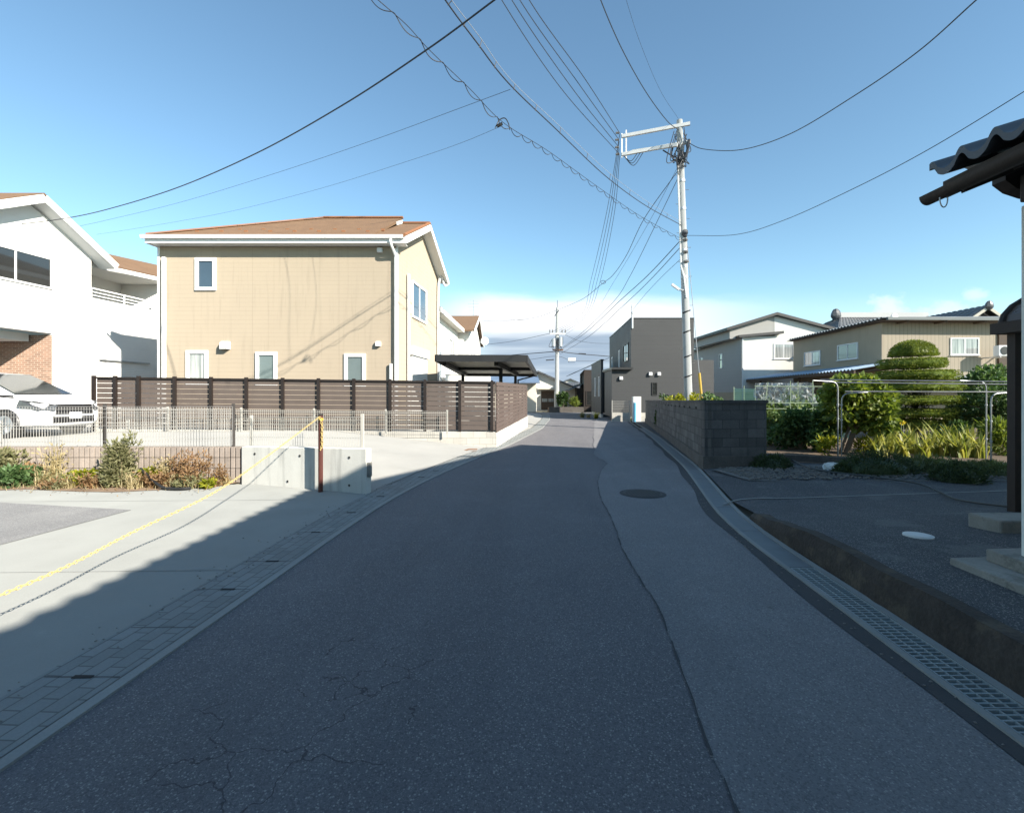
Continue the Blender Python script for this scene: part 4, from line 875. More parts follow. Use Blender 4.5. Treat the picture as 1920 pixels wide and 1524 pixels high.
t = thing('tiled_house', 'far low house with dull grey tiled slope right of the pole', 'house', (8.5,62,0)); link('wall', MB().box(6.3,11,60,66,0,2.2), M['stucco_cream'], t); rf = MB(); tiles(rf,(5.8,59.4,2.1),(11.5,59.4,2.1),(11.0,63,3.3),(7.0,63,3.3),20,6); link('roof', rf, M['tile_grey'], t)
t = thing('wooden_house', 'dark wooden house with tiled eaves left of the charcoal house', 'house', (9.5,50,0))
link('wall', MB().prism([(7.2,48),(12,48),(12,58),(8.2,58)],0,4.2).prism([(6.7,49.5),(7.6,49.5),(8.1,58),(7.2,58)],0,2.4), M['wood_dark'], t)
rf = MB(); tiles(rf,(6.6,58.5,3.9),(6.3,47.4,3.9),(9.6,47.4,5.3),(9.6,58.5,5.3),30,6); ro = link('roof', rf, M['tile_dark'], t)
rf = MB(); tiles(rf,(5.9,58.5,2.1),(5.7,49,2.1),(7.5,49,2.85),(7.7,58.5,2.85),26,4); link('lower_roof', rf, M['tile_dark'], t)
win(t, V(7.55,52.0,2.95), V(.1,1,0), V(-1,.1,0), 2.6, .8, 'pane_curtain', 'wood_dark', fw=.08, mull=2); win(t, V(7.4,47.99,.6), ux, nf, 1.2, 1.5, 'pane_dark', 'wood_dark', fw=.07, mull=1)
t = thing('planter_wall', 'low dark grey planter wall at the road bend below the far pole', 'planter', (5.2,46.4,0)); link('wall', MB().box(3.55,6.9,46.1,46.5,-.02,.52), M['block_foot'], t); link('soil', MB().box(3.6,6.85,46.5,48.5,-.02,.40), M['soil'], t)

# ================================================================ tile roofed house at the right edge (eave overhead)
t = thing('tiled_house', 'white walled house with dark tiled eave at the right edge', 'house', (6,0,0))
WX = 3.815; YE = 3.60
wl = MB(); wl.box(WX,7.5,-6,YE,.2,3.02); link('wall', wl, M['white_render'], t, bevel=.01)
rf = MB(); vs = []; nY = 640; nX = 10; per = .235
def prof(f):   # round and pan across one tile
    return .062*math.sin(min(1, f/.45)*math.pi) if f < .45 else -.03*math.sin((f-.45)/.55*math.pi)
cols = []
for i in range(nY+1):
    y = -4.0 + (YE+4.0)*i/nY; f = ((YE - y)/per + .15) % 1.0; cols.append((y, prof(f)))
for k in range(nX*2+1):
    x = 3.13 + 3.2*(k//2 + (k % 2)*.985)/nX; z = 3.245 + (x-3.13)*.42 + (0 if k % 2 else .035)
    for (y, h) in cols: vs.append((x, y, z+h))
fs = [(k*(nY+1)+i, k*(nY+1)+i+1, (k+1)*(nY+1)+i+1, (k+1)*(nY+1)+i) for k in range(nX*2) for i in range(nY)]
b0 = len(vs); vs += [(x, y, z-.05) for (x, y, z) in vs[:nY+1]]; fs += [(i, i+1, b0+i+1, b0+i) for i in range(nY)]
b1 = len(vs); vs += [(x, y, z-.05) for (x, y, z) in vs[:b0]]; fs += [(b1+k*(nY+1)+i, b1+(k+1)*(nY+1)+i, b1+(k+1)*(nY+1)+i+1, b1+k*(nY+1)+i+1) for k in range(nX*2) for i in range(nY)]
for k in range(nX*2): a_, c2 = k*(nY+1)+nY, (k+1)*(nY+1)+nY; fs.append((a_, c2, b1+c2, b1+a_))
rf.mesh(vs, fs); ro = link('roof', rf, M['tile_dark'], t, smooth=True)
vg = MB()
for k in range(1,11): vg.tube([V(3.16+.3*k,YE+.02,3.25+.126*k), V(3.16+.3*k+.31,YE+.02,3.25+.126*(k+1)+.02)], .075, .085, n=10)
link('verge_tile', vg, M['tile_dark'], ro, smooth=True)
bd = MB(); bd.slab([V(3.22,-4,3.16),V(3.22,YE-.03,3.16),V(5.2,YE-.03,3.98),V(5.2,-4,3.98)], .03)
for k in range(20): bd.beam(V(3.24,YE-.15-.36*k,3.10), V(4.3,YE-.15-.36*k,3.53), .05, .08)
bd.beam(V(3.22,-4,3.13),V(3.22,YE-.03,3.13),.03,.12); link('rafter', bd, M['wood_dark'], ro)
pb_ = MB(); pb_.box(3.74,3.98,-6,YE-.06,3.02,3.22)
link('gable_board', MB().extr([V(3.66,YE-.04,3.20),V(3.74,YE-.04,3.14),V(3.86,YE-.04,3.10),V(4.1,YE-.04,3.08),V(5.2,YE-.04,3.05),V(5.2,YE-.04,3.95),V(3.66,YE-.04,3.33)], V(0,.10,0)), M['wood_dark'], t)
link('wall_plate', pb_, M['wood_dark'], t, bevel=.012)
gw = MB(); gw.extr([V(4.0,YE-.06,3.22),V(7.5,YE-.06,3.22),V(6.4,YE-.06,4.45)], V(0,-.1,0)); link('gable_wall', gw, M['white_render'], t)
gt = MB(); n = 10
arc = [(-.058*math.cos(math.pi*i/n), -.062*math.sin(math.pi*i/n)) for i in range(n+1)]; arc2 = [(-.050*math.cos(math.pi*i/n), -.054*math.sin(math.pi*i/n)) for i in range(n, -1, -1)]
gt.extr([V(3.10+a, -4, 3.082+b) for a, b in arc+arc2], V(0, 4+YE-.02, 0)); gt.extr([V(3.10+a, YE-.02, 3.082+b) for a, b in arc], V(0,.008,0)); gut = link('gutter', gt, M['wood_dark'], t, smooth=True)
hk = MB(); hk.tube([V(3.085+.028*math.cos(a), YE-.17, 3.000+.006+.060*math.sin(a)) for a in [R(170+k*20) for k in range(11)]], .0045, n=6); link('hook', hk, M['galv'], gut)
# upper storey and roof stand out of frame and shade the road
us = MB(); us.box(5.3,11,-9,.7,3.0,5.3); link('upper_wall', us, M['white_render'], t)
ur = MB(); ur.slab([V(4.62,-9.5,5.65),V(4.62,1.15,5.65),V(8,1.15,6.9),V(8,-9.5,6.9)], .15); ur.slab([V(8,-9.5,6.9),V(8,1.15,6.9),V(11.5,1.15,5.6),V(11.5,-9.5,5.6)], .15); link('upper_roof', ur, M['tile_dark'], t)
em = MB()
for k in range(38): em.tube([V(4.60,1.1-.28*k,5.60), V(5.1,1.1-.28*k,5.84)], .065, n=8)
link('upper_eave_tiles', em, M['tile_dark'], t)
# concrete steps beside it
t = thing('entrance_step', 'two worn concrete steps at the foot of the white wall', 'steps', (3.8,3.5,.25))
z0 = plat_z(3.7,3.7); s_ = MB(); s_.prism([(3.50,3.84),(3.36,2.0),(4.2,2.0),(4.2,3.88)], z0-.1, z0+.055); link('lower_step', s_, M['concrete_old'], t, bevel=.012)
s_ = MB(); s_.prism([(3.71,3.76),(3.60,2.0),(4.2,2.0),(4.2,3.80)], z0+.055, z0+.15); link('upper_step', s_, M['concrete_old'], t, bevel=.012)
c = G(1877,1008,.2); single('stone_block', 'rough concrete block on the yard beyond the steps', 'block', MB().box(c.x,c.x+.8,c.y,c.y+.35,plat_z(c.x,c.y)-.05,plat_z(c.x,c.y)+.12), M['concrete_old'], bevel=.02)
# carport with an arched roof, only its first post and corner in view
t = thing('carport', 'brown aluminium carport with arched roof at the right edge', 'carport', (8,6,0)); px_ = P(1904,900,6.0).x
link('post', MB().box(px_-.055,px_+.04,5.95,6.05,0,2.42), M['wood_dark'], t); link('post', MB().box(px_-.06+.1,px_+.06+.1,1.0,1.12,0,2.42), M['wood_dark'], t) if False else None
bm_ = MB(); bm_.box(px_-.17,px_+.10,5.2,6.15,2.38,2.52); bm_.beam(V(px_-.05,6.12,2.42),V(px_+2.9,6.12,2.42),.05,.08); link('beam', bm_, M['wood_dark'], t)
ar = MB(); pts = [V(px_-.05+1.45*(1-math.cos(a)), 6.12, 2.50+.55*math.sin(a)) for a in [math.pi*k/14 for k in range(15)]]; ar.tube(pts, .04, n=8); ar.tube([p-V(0,.9,0) for p in pts], .04, n=8); link('arch', ar, M['wood_dark'], t)
sh_ = MB(); 
for a, b in zip(pts, pts[1:]): sh_.poly([a, b, b-V(0,.9,0), a-V(0,.9,0)])
link('roof_sheet', sh_, M['poly_arch'], t)
# the big neighbour house whose shadow covers the road; it stands just outside the picture on the right
t = thing('unseen_house', 'two storey neighbour house out of view on the right that shades the road', 'house', (12,2,0))
Ec = V(9.15,8.15,0); ua = V(.919,-.394,0); ub = V(-.394,-.919,0); zE = 6.2
def nq(a, b, z): q_ = Ec + ua*a + ub*b; return V(q_.x, q_.y, z)
hw = MB(); hw.prism([nq(.5,.5,0).xy, nq(16,.5,0).xy, nq(16,7.6,0).xy, nq(.5,7.6,0).xy], 0, 6.1); link('wall', hw, M['stucco_cream'], t)
hr = MB(); hr.slab([nq(0,0,zE),nq(0,8.1,zE),nq(4,4.05,zE+1.5),nq(4,4.04,zE+1.5)],.12); hr.slab([nq(16.5,0,zE),nq(0,0,zE),nq(4,4.05,zE+1.5),nq(12.5,4.05,zE+1.5)],.12); hr.slab([nq(0,8.1,zE),nq(16.5,8.1,zE),nq(12.5,4.05,zE+1.5),nq(4,4.05,zE+1.5)],.12); link('roof', hr, M['tile_grey'], t)
for k in range(4): win(t, nq(2+3.4*k,.49,3.6), ua, -ub, 1.6, 1.1, 'pane_frost', fw=.07, mull=1)

for lab, x0, x1, y0, y1, h_ in (('unseen house added behind the viewer on the left to block sky light', -15, -5.2, -17, -8.5, 6.2), ('unseen house added behind the viewer on the right to block sky light', 1.5, 10, -22, -12, 6.4), ('unseen house added across the road behind the viewer to block sky light', -9, 1, -34, -24, 6.6)):  # unseen houses added behind the viewer to cut sky light on the road
    t = thing('unseen_house', lab, 'house', ((x0+x1)/2,(y0+y1)/2,0)); link('wall', MB().box(x0,x1,y0,y1,0,h_), M['stucco_cream'], t); xm_ = (x0+x1)/2
    r_ = MB(); r_.slab([V(x0-.5,y0-.5,h_-.1),V(xm_,y0-.5,h_+1.8),V(xm_,y1+.5,h_+1.8),V(x0-.5,y1+.5,h_-.1)],.15); r_.slab([V(xm_,y0-.5,h_+1.8),V(x1+.5,y0-.5,h_-.1),V(x1+.5,y1+.5,h_-.1),V(xm_,y1+.5,h_+1.8)],.15); link('roof', r_, M['tile_grey'], t)
    for k in range(2): win(t, V(x0+1.2+3.6*k, y1+.001, 3.8), V(1,0,0), V(0,1,0), 1.6, 1.1, 'pane_frost', fw=.07, mull=1)
# ================================================================ walls and fences
wz = lambda y: 1.50 - .009*(y-10.4)
t = thing('block_wall', 'weathered dark concrete block wall along the right of the road', 'wall', (5,16,0))
wa = [(4.17,10.42),(4.55,12.2),(5.05,14.6),(5.62,17.3),(6.18,20.1),(6.80,23.1),(7.42,26.0),(7.95,28.6)]
wb = [(x+.15, y-.02) for x, y in wa]
wm = MB()
for i in range(len(wa)-1): wm.prism([wa[i], wa[i+1], wb[i+1], wb[i]], .26, [wz(wa[i][1])-.06, wz(wa[i+1][1])-.06]*1 + [wz(wa[i+1][1])-.06, wz(wa[i][1])-.06])
link('road_face', wm, M['block_dark'], t)
we = MB(); we.prism([(4.172,10.40),(5.62,10.60),(5.60,10.75),(4.16,10.55)], .285, 1.44); link('end_face', we, M['block_dark_end'], t)
wf = MB()
for i in range(len(wa)-1): wf.prism([(wa[i][0]-.035,wa[i][1]), (wa[i+1][0]-.035,wa[i+1][1]), (wb[i+1][0]+.02,wb[i+1][1]), (wb[i][0]+.02,wb[i][1])], -.05, .262)
wf.prism([(4.13,10.36),(5.66,10.57),(5.64,10.79),(4.12,10.58)], -.05, .29); link('footing', wf, M['block_foot'], t)
cpw = MB()
for i in range(len(wa)-1): cpw.prism([(wa[i][0]-.02,wa[i][1]), (wa[i+1][0]-.02,wa[i+1][1]), (wb[i+1][0]+.02,wb[i+1][1]), (wb[i][0]+.02,wb[i][1])], [wz(wa[i][1])-.06, wz(wa[i+1][1])-.06]*1 + [wz(wa[i+1][1])-.06, wz(wa[i][1])-.06], [wz(wa[i][1]), wz(wa[i+1][1]), wz(wa[i+1][1]), wz(wa[i][1])])
cpw.prism([(4.14,10.37),(5.65,10.575),(5.62,10.78),(4.13,10.57)], 1.44, 1.503); link('coping', cpw, M['block_dark_end'], t)
# pierced pattern blocks in the top course of the road face
ob = MB(); rnd = random.Random(5)
for i in range(1, 9):
    f = i*.85/18.6; y = 10.42 + i*.95; x = None
    for (x0,y0),(x1,y1) in zip(wa, wa[1:]):
        if y0 <= y <= y1: x = x0+(x1-x0)*(y-y0)/(y1-y0)
    tv = V(.21,.978,0)
    for k in range(2):
        c = V(x-.004,y,wz(y)-.20)+tv*(k*.13); ob.extr([c+tv*(.045*math.cos(a))+V(0,0,.055*math.sin(a)) for a in [math.pi*q/6 for q in range(7)]], V(-.006,0,0))
link('pierced_block', ob, M['dark'], t)

# concrete retaining wall and grooved block wall at the left
t = thing('retaining_wall', 'smooth pale concrete retaining wall with tie holes behind the chain post', 'wall', (-3.7,8.4,0))
a, b = V(-2.38,7.82,0), V(-4.97,8.82,0); d = (b-a).normalized(); nn = V(-d.y, d.x, 0); nn = nn if nn.y > 0 else -nn
cw = MB(); cw.prism([a.xy, b.xy, (b+nn*.14).xy, (a+nn*.14).xy], -.05, [.735,.665,.665,.735]); link('wall', cw, M['concrete_wall'], t, bevel=.008)
th_ = MB()
for f, z in ((.12,.58),(.12,.12),(.50,.56),(.88,.55),(.6,.1)):
    c = a.lerp(b, f) - nn*.003; th_.tube([V(c.x,c.y,z), V(c.x,c.y,z)-nn*.004], .022, n=10)
link('tie_hole', th_, M['iron'], t)
single('utility_box', 'small grey box fixed at the end of the retaining wall', 'box', MB().box(-2.374,-2.315,7.84,7.95,.27,.51), M['concrete_old'], bevel=.01)
t = thing('ribbed_wall', 'brownish ribbed block wall behind the roadside weeds', 'wall', (-9,8.9,0))
rw = MB(); xx = -17.5; rnd = random.Random(6)
rw.box(-17.5,-4.985,8.90,9.02,-.05,.655)
link('core', rw, M['block_ribbed'], t)
rb = MB(); k = 0
while xx < -5.0:
    if rnd.random() < .97:
        w2 = .072; rb.prism([(xx,8.87),(xx+w2,8.87),(xx+w2-.008,8.902),(xx+.008,8.902)][::1], 0.0, .255); rb.prism([(xx,8.87),(xx+w2,8.87),(xx+w2,8.902),(xx,8.902)], .262, .455); rb.prism([(xx,8.87),(xx+w2,8.87),(xx+w2,8.902),(xx,8.902)], .462, .655)
    xx += .1; k += 1
link('rib', rb, M['block_ribbed'], t)
def mesh_fence(name, label, pts, zs, h, mpost, mmesh, pitch=.075, low=.03, rows=(.1,.35,.6,.85,1.0), r=.0032, bend=True, ph=.05, pw=.022):
    t = thing(name, label, 'mesh fence', (sum(p[0] for p in pts)/len(pts), sum(p[1] for p in pts)/len(pts), zs[0]), None)
    for i, p in enumerate(pts): link('post', MB().beam(V(p[0],p[1],zs[i]-.05), V(p[0],p[1],zs[i]+h+ph), pw*2, pw*2, (0,1,0)), M[mpost], t)
    for i in range(len(pts)-1):
        a_, b_ = V(pts[i][0],pts[i][1],zs[i]), V(pts[i+1][0],pts[i+1][1],zs[i+1]); L_ = (b_-a_).length; n = max(2, int(L_/pitch)); m = MB(); dv = (b_-a_)
        nv = V(dv.y,-dv.x,0).normalized(); off = nv*(pw+.006)
        for k in range(n+1):
            q_ = a_ + dv*(k/n) + off; m.beam(q_+V(0,0,low), q_+V(0,0,h), r*2, r*2, (0,1,0))
        for f in rows: m.beam(a_+off*1.25+V(0,0,low+(h-low)*f), b_+off*1.25+V(0,0,low+(h-low)*f), r*2, r*2)
        if bend:
            m.beam(a_+off+nv*.03+V(0,0,h-.05), b_+off+nv*.03+V(0,0,h-.05), r*2.4, r*2.4)
        link('mesh_panel', m, M[mmesh], t)
    return t
mesh_fence('mesh_fence', 'bronze post mesh fence standing on the ribbed block wall', [(-17.2,8.96),(-14.8,8.96),(-12.4,8.96),(-10.0,8.96),(-7.6,8.96),(-5.2,8.96)], [.66]*6, .74, 'fence_bronze', 'mesh_grey', .052, .03, (.0,.09,.50,.72,.82,.93,1.0), .0024)
mesh_fence('mesh_fence', 'short pale mesh fence along the top edge of the retaining wall', [(-12.2,9.12),(-9.72,9.12),(-7.3,9.12),(-4.88,8.99),(-2.50,8.02)], [.56,.56,.57,.665,.73], .52, 'mesh_pale', 'mesh_pale', .055, .02, (0.0,.3,.78,.9,1.0), .0024)

# brown slat fence on pale blocks, its posts on this side
t = thing('slat_fence', 'dark brown horizontal slat fence with posts on pale block base', 'fence', (-5,14.7,.3))
fa_ = V(-12.15,14.05,0); fb_ = V(-.52,15.0,0); fc_ = V(.74,24.4,0); zt0, zt1 = 2.16, 2.05; zb0, zb1 = .66, .50
def fpt(f): return fa_.lerp(fb_, f)
fd_ = (fb_-fa_).normalized(); fn_ = V(fd_.y,-fd_.x,0)
sl_ = MB(); N = 10; zlow = lambda f: zb0+(zb1-zb0)*f+.015; ztp = lambda f: zt0+(zt1-zt0)*f-.05
for k in range(N):
    for f0, f1 in ((0, 1),):
        za0 = zlow(0)+(ztp(0)-zlow(0))*k/N+.012; zc0 = zlow(0)+(ztp(0)-zlow(0))*(k+1)/N; za1 = zlow(1)+(ztp(1)-zlow(1))*k/N+.012; zc1 = zlow(1)+(ztp(1)-zlow(1))*(k+1)/N
        sl_.extr([V(fa_.x,fa_.y,za0),V(fb_.x,fb_.y,za1),V(fb_.x,fb_.y,zc1),V(fa_.x,fa_.y,zc0)], -fn_*.02)
link('slat_panel', sl_, M['fence_slat'], t)
rl = MB(); rl.beam(V(fa_.x,fa_.y,zt0-.03)+fn_*.03, V(fb_.x,fb_.y,zt1-.03)+fn_*.03, .05, .05); link('top_rail', rl, M['post_dark'], t)
for px in (178,218,262,329,397,463,531,598,664,732,797,862,922):
    kx = (px-CX)/FPX; f = None   # where the sight line meets the fence line
    f = (kx*fa_.y - fa_.x)/((fb_.x-fa_.x) - kx*(fb_.y-fa_.y)); q_ = fpt(f) + fn_*.045; link('post', MB().beam(V(q_.x,q_.y,zlow(f)-.1), V(q_.x,q_.y,zt0+(zt1-zt0)*f+.03), .085, .075, (0,1,0)), M['post_dark'], t)
s2 = MB(); N2 = 11; gd_ = (fc_-fb_).normalized(); gn_ = V(gd_.y,-gd_.x,0)
za, zb_, = .44, .52
for k in range(N2):
    def zf2(f, kk): lo = .44 + .12*f; hi = 2.04 + .1*f; return lo+(hi-lo)*kk/N2
    o_ = fb_+gn_*.02; e_ = fc_+gn_*.02
    s2.extr([V(o_.x,o_.y,zf2(0,k)+.014),V(e_.x,e_.y,zf2(1,k)+.014),V(e_.x,e_.y,zf2(1,k+1)),V(o_.x,o_.y,zf2(0,k+1))], gn_*.02)
link('slat_panel', s2, M['fence_brown'], t)
for f in (.06,.2,.36,.52,.68,.84,1.0): q_ = fb_.lerp(fc_, f) - gn_*.05; link('post', MB().beam(V(q_.x,q_.y,.3), V(q_.x,q_.y,2.0), .07, .07, (0,1,0)), M['post_dark'], t)
b1_ = MB(); b1_.prism([(fa_-fn_*.05).xy, (fa_+fn_*.10).xy, (fb_+fn_*.10).xy, (fb_-fn_*.05).xy], -.05, [zb0-.03,zb0-.03,zb1-.03,zb1-.03]); link('block_base', b1_, M['block_pale'], t)
b2_ = MB(); o_ = fb_+fn_*.10; b2_.prism([(o_.x+.035,o_.y), (fc_+gn_*.06).xy, (fc_-gn_*.10).xy, (o_.x-.12,o_.y+.05)], -.05, [.44,.54,.54,.44]); link('side_block_base', b2_, M['block_side'], t)
mf = []
for px in (190,321,457,592,725,839):
    kx = (px-CX)/FPX; f = (kx*fa_.y - fa_.x)/((fb_.x-fa_.x) - kx*(fb_.y-fa_.y)); q_ = fpt(f)+fn_*.16; mf.append((q_.x*.99, q_.y*.99, zb0+(zb1-zb0)*f-.06))
mesh_fence('mesh_fence', 'long pale mesh fence just in front of the brown slat fence', [p[:2] for p in mf], [p[2] for p in mf], .66, 'mesh_pale', 'mesh_pale', .056, .02, (0.0,.16,.32,.5,.68,.84,.93,1.0), .003)

# chain post and its yellow plastic chain
t = thing('chain_post', 'maroon steel post with yellow tape holding the chain', 'post', (-3.19,8.0,0))
link('pole', MB().tube([V(-3.19,8,-.02),V(-3.19,8,1.28)], .038, n=14), M['post_maroon'], t, smooth=True); link('cap', MB().tube([V(-3.19,8,1.27),V(-3.19,8,1.30)], .042, n=14), M['post_dark'], t)
def chain_links(pts, pitch, ra, rb_, rt, mb):
    L_ = 0; pos = [0]
    for a_, b_ in zip(pts, pts[1:]): L_ += (b_-a_).length; pos.append(L_)
    n = int(L_/pitch); j = 0
    for k in range(n):
        s = (k+.5)*pitch
        while j < len(pos)-2 and pos[j+1] < s: j += 1
        f = (s-pos[j])/(pos[j+1]-pos[j]); c = pts[j].lerp(pts[j+1], f); d = (pts[j+1]-pts[j]).normalized()
        up = V(0,0,1) if abs(d.z) < .95 else V(1,0,0); sd = d.cross(up).normalized(); up = sd.cross(d)
        wv = sd if k % 2 else up
        ring = [c + d*ra*math.cos(a)*(1.0) + wv*rb_*math.sin(a) for a in [2*math.pi*q/10 for q in range(11)]]; mb.tube(ring, rt, n=5, cap=False)
ch = MB(); top_ = V(-3.19,7.955,1.25)
pth = curve([top_, P(500,856,6.35), P(400,924,5.25), P(250,997,4.30), P(100,1073,3.45), V(-3.27,2.5,.33), V(-3.2,1.0,.42), V(-3.1,-.5,.75)], 14)
chain_links(pth, .038, .025, .012, .0032, ch)
hang = curve([top_, V(-3.150,7.955,1.12), V(-3.148,7.95,.95), V(-3.150,7.955,.78), V(-3.175,7.955,.70)], 10); chain_links(hang, .04, .027, .017, .0055, ch)
single('chain', 'yellow plastic link chain sagging from the maroon post across the apron', 'chain', ch, M['chain_yellow'])
link('tape', MB().tube([V(-3.19,8,1.19),V(-3.19,8,1.23)], .041, n=14), M['tape_yellow'], t)
# ================================================================ utility poles and wires
PY = 21.0; pt, pb2 = P(1274,226,PY), P(1291,752,PY); pbase = pb2 + (pb2-pt).normalized()*(1.42)
def pol(py): f = (py-226)/(752-226); return pt.lerp(pb2, f)
t = thing('utility_pole', 'tall concrete utility pole with offset crossarms behind the block wall', 'utility pole', (pbase.x, PY, 0))
link('shaft', MB().tube([pbase, pt], .185, .125, n=20), M['pole_conc'], t, smooth=True)
def armq(y0, yl, off, L0=1295, L1=1165, Yl=22.1):
    return P(L0, y0, PY-.45), P(L1, yl, Yl)
for (r0, r1, m_) in (((1294,232),(1166,256),'arm_steel'), ((1295,266),(1166,290),'arm_steel'), ((1270,272),(1185,285),'arm_steel')):
    a_, b_ = P(r0[0], r0[1], PY-.22), P(r1[0], r1[1], PY+.75); ca = link('crossarm', MB().beam(a_, b_, .10, .14), M[m_], t)
endx = P(1174, 255, PY+.7); endz = P(1174, 290, PY+.7)
br = MB(); br.beam(endx+V(0,0,.25), endz-V(0,0,.2), .05, .06, (0,1,0)); q_ = P(1166,255,PY+.75); br.beam(q_+V(0,0,.1), P(1166,292,PY+.75)-V(0,0,.1), .05, .05, (0,1,0)); link('brace', br, M['arm_steel'], t)
HV = []
for k, (px, py) in enumerate(((1164,250),(1163,263),(1163,277),(1164,290))):
    c = P(px-2, py, PY+.75); HV.append(c); ins = MB(); 
    for e in range(3): ins.ball(c + V(-.06*e-.04,-.02,0), (.035,.055,.055), 8, 5)
    link('insulator', ins, M['insulator'], t)
for py in (340,392,470,500,520,545): 
    c = pol(py); ax = (pt-pbase).normalized(); link('band', MB().tube([c-ax*.05, c+ax*.05], .165, n=16), M['galv'], t)
for k, py in enumerate(range(330, 740, 27)):
    c = pol(py); s = 1 if k % 2 else -1; bb = MB(); bb.tube([c+V(s*.14,-.05,0), c+V(s*.29,-.06,.0), c+V(s*.29,-.06,.03)], .009, n=5)
    link('step_bolt', bb, M['insulator'], t)
for py in (585,622,668,705): c = pol(py); sb = MB(); sb.tube([c+V(-.165,-.09,-.06), c+V(0,-.19,0), c+V(.165,-.09,.06)], .03, n=6); link('step_strap', sb, M['black_plastic'], t)
cdp = MB(); cdp.tube([pol(y)+V(-.17,-.08,0) for y in (300,340,420,500)] + [pol(520)+V(-.08,-.16,0), pol(560)+V(-.02,-.2,0)], .035, n=6); link('conduit', cdp, M['white_trim'], t, smooth=True)
rnd = random.Random(9)
for k in range(16):
    tang = MB(); a_ = pol(rnd.uniform(240,300))+V(rnd.uniform(-.35,.35),rnd.uniform(-.3,.1),0); b_ = pol(rnd.uniform(285,318))+V(rnd.uniform(-.2,.2),-.15,0); m_ = (a_+b_)/2 + V(rnd.uniform(-.5,.5),rnd.uniform(-.2,.1),-rnd.uniform(.3,.75)); tang.tube(curve([a_, m_, b_], 8), .018, n=5); link('jumper_cable', tang, M['cable'], t)
for k in range(3):
    a_ = P(1170,293,PY+.7); b_ = P(1196+k*5,286,PY+.5); tang = MB(); tang.tube(curve([a_, (a_+b_)/2-V(0,0,.3+.1*k), b_], 8), .015, n=5); link('jumper_cable', tang, M['cable'], t)
tang = MB(); tang.tube(curve([P(1243,282,PY+.1), P(1256,290,PY), P(1271,297,PY-.15)],6), .03, n=5); link('cable_joint', tang, M['cable'], t); tang = MB(); tang.tube(curve([P(1292,262,PY-.3),P(1287,290,PY-.3),P(1276,300,PY-.2)],6), .06, n=6); link('jumper_cable', tang, M['cable'], t); tang = MB(); tang.ball(pol(298)+V(-.02,-.18,0),(.2,.12,.22),8,6,.25,rnd); link('cable_joint', tang, M['cable'], t); tang = MB(); tang.ball(pol(440)+V(.02,-.16,0),(.14,.1,.16),8,6,.2,rnd)
link('cable_joint', tang, M['cable'], t)
for py in (436,452,474,492): link('clamp', MB().ball(pol(py)+V(.03,-.17,0),(.11,.08,.07),8,5,.2,rnd), M['insulator'], t)
lp_ = MB(); lp_.beam(P(1259,533,PY-.3), P(1273,543,PY-.3), .10, .10); lo_ = link('street_lamp', lp_, M['white_trim'], t, bevel=.02); link('lamp_arm', MB().tube([P(1272,542,PY-.3), pol(546)+V(-.05,-.12,0)], .03, n=6), M['galv'], lo_)
# guy wire with its yellow guard
gy = thing('guy_wire', 'stay wire with a yellow guard tube to the right of the pole', 'guy wire', (P(1316,752,PY-.3).x, PY-.3, 0))
ga, gb_ = P(1278,345,PY), P(1316,752,PY-.3); gl = gb_ + (gb_-ga).normalized()*1.3
link('cable', MB().tube([ga, gl], .014, n=6), M['cable_pale'], gy); f = (700-345)/(752-345); link('guard', MB().tube([ga.lerp(gb_, f), gl], .055, n=10), M['tape_yellow'], gy, smooth=True)

# the far pole
FY = 48.0; f0, f1 = P(1045,577,FY), P(1044,771,FY)
t = thing('utility_pole', 'far utility pole with transformers behind the planter wall', 'utility pole', (f1.x, FY, 0))
link('shaft', MB().tube([V(f1.x,FY,-.02), f0], .24, .15, n=16), M['pole_conc'], t, smooth=True)
link('sleeve', MB().tube([V(f1.x,FY,.2), V(f1.x,FY,2.0)], .27, .265, n=16), M['concrete_wall'], t, smooth=True)
for (y, x0, x1, m_) in ((626,1031,1060,'arm_steel'),(656,1036,1056,'rust')): link('crossarm', MB().beam(P(x0,y,FY-.2),P(x1,y,FY-.2),.12,.14), M[m_], t)
for (x, y, h) in ((1038,642,.75),(1051,641,.9)): c = P(x,y,FY-.3); link('transformer', MB().tube([c-V(0,0,h/2),c+V(0,0,h/2)], .2, n=12), M['galv'], t, smooth=True)
for x in (1031,1036,1054,1060): c = P(x,624,FY-.2); link('insulator', MB().cyl(c,.06,.3,8), M['insulator'], t)
for k in range(10): tg = MB(); a_ = P(rnd.uniform(1034,1056),rnd.uniform(628,640),FY-.3); b_ = P(rnd.uniform(1034,1056),rnd.uniform(650,662),FY-.3); tg.tube(curve([a_,(a_+b_)/2+V(rnd.uniform(-.4,.4),0,-.3),b_],5),.03,n=4); link('jumper_cable', tg, M['cable'], t)
tg = MB(); tg.tube([P(1045,577,FY),P(1045,563,FY)],.03,n=5); tg.beam(P(1040,592,FY-.2),P(1048,582,FY-.2),.08,.08); link('top_bracket', tg, M['cable'], t)

def wire(label, pts, r=.014, m='cable', name='overhead_wire', n=10, cat='wire', group='overhead wires'):
    return single(name, label, cat, MB().tube(curve(pts, n), r, n=5), M[m], group)
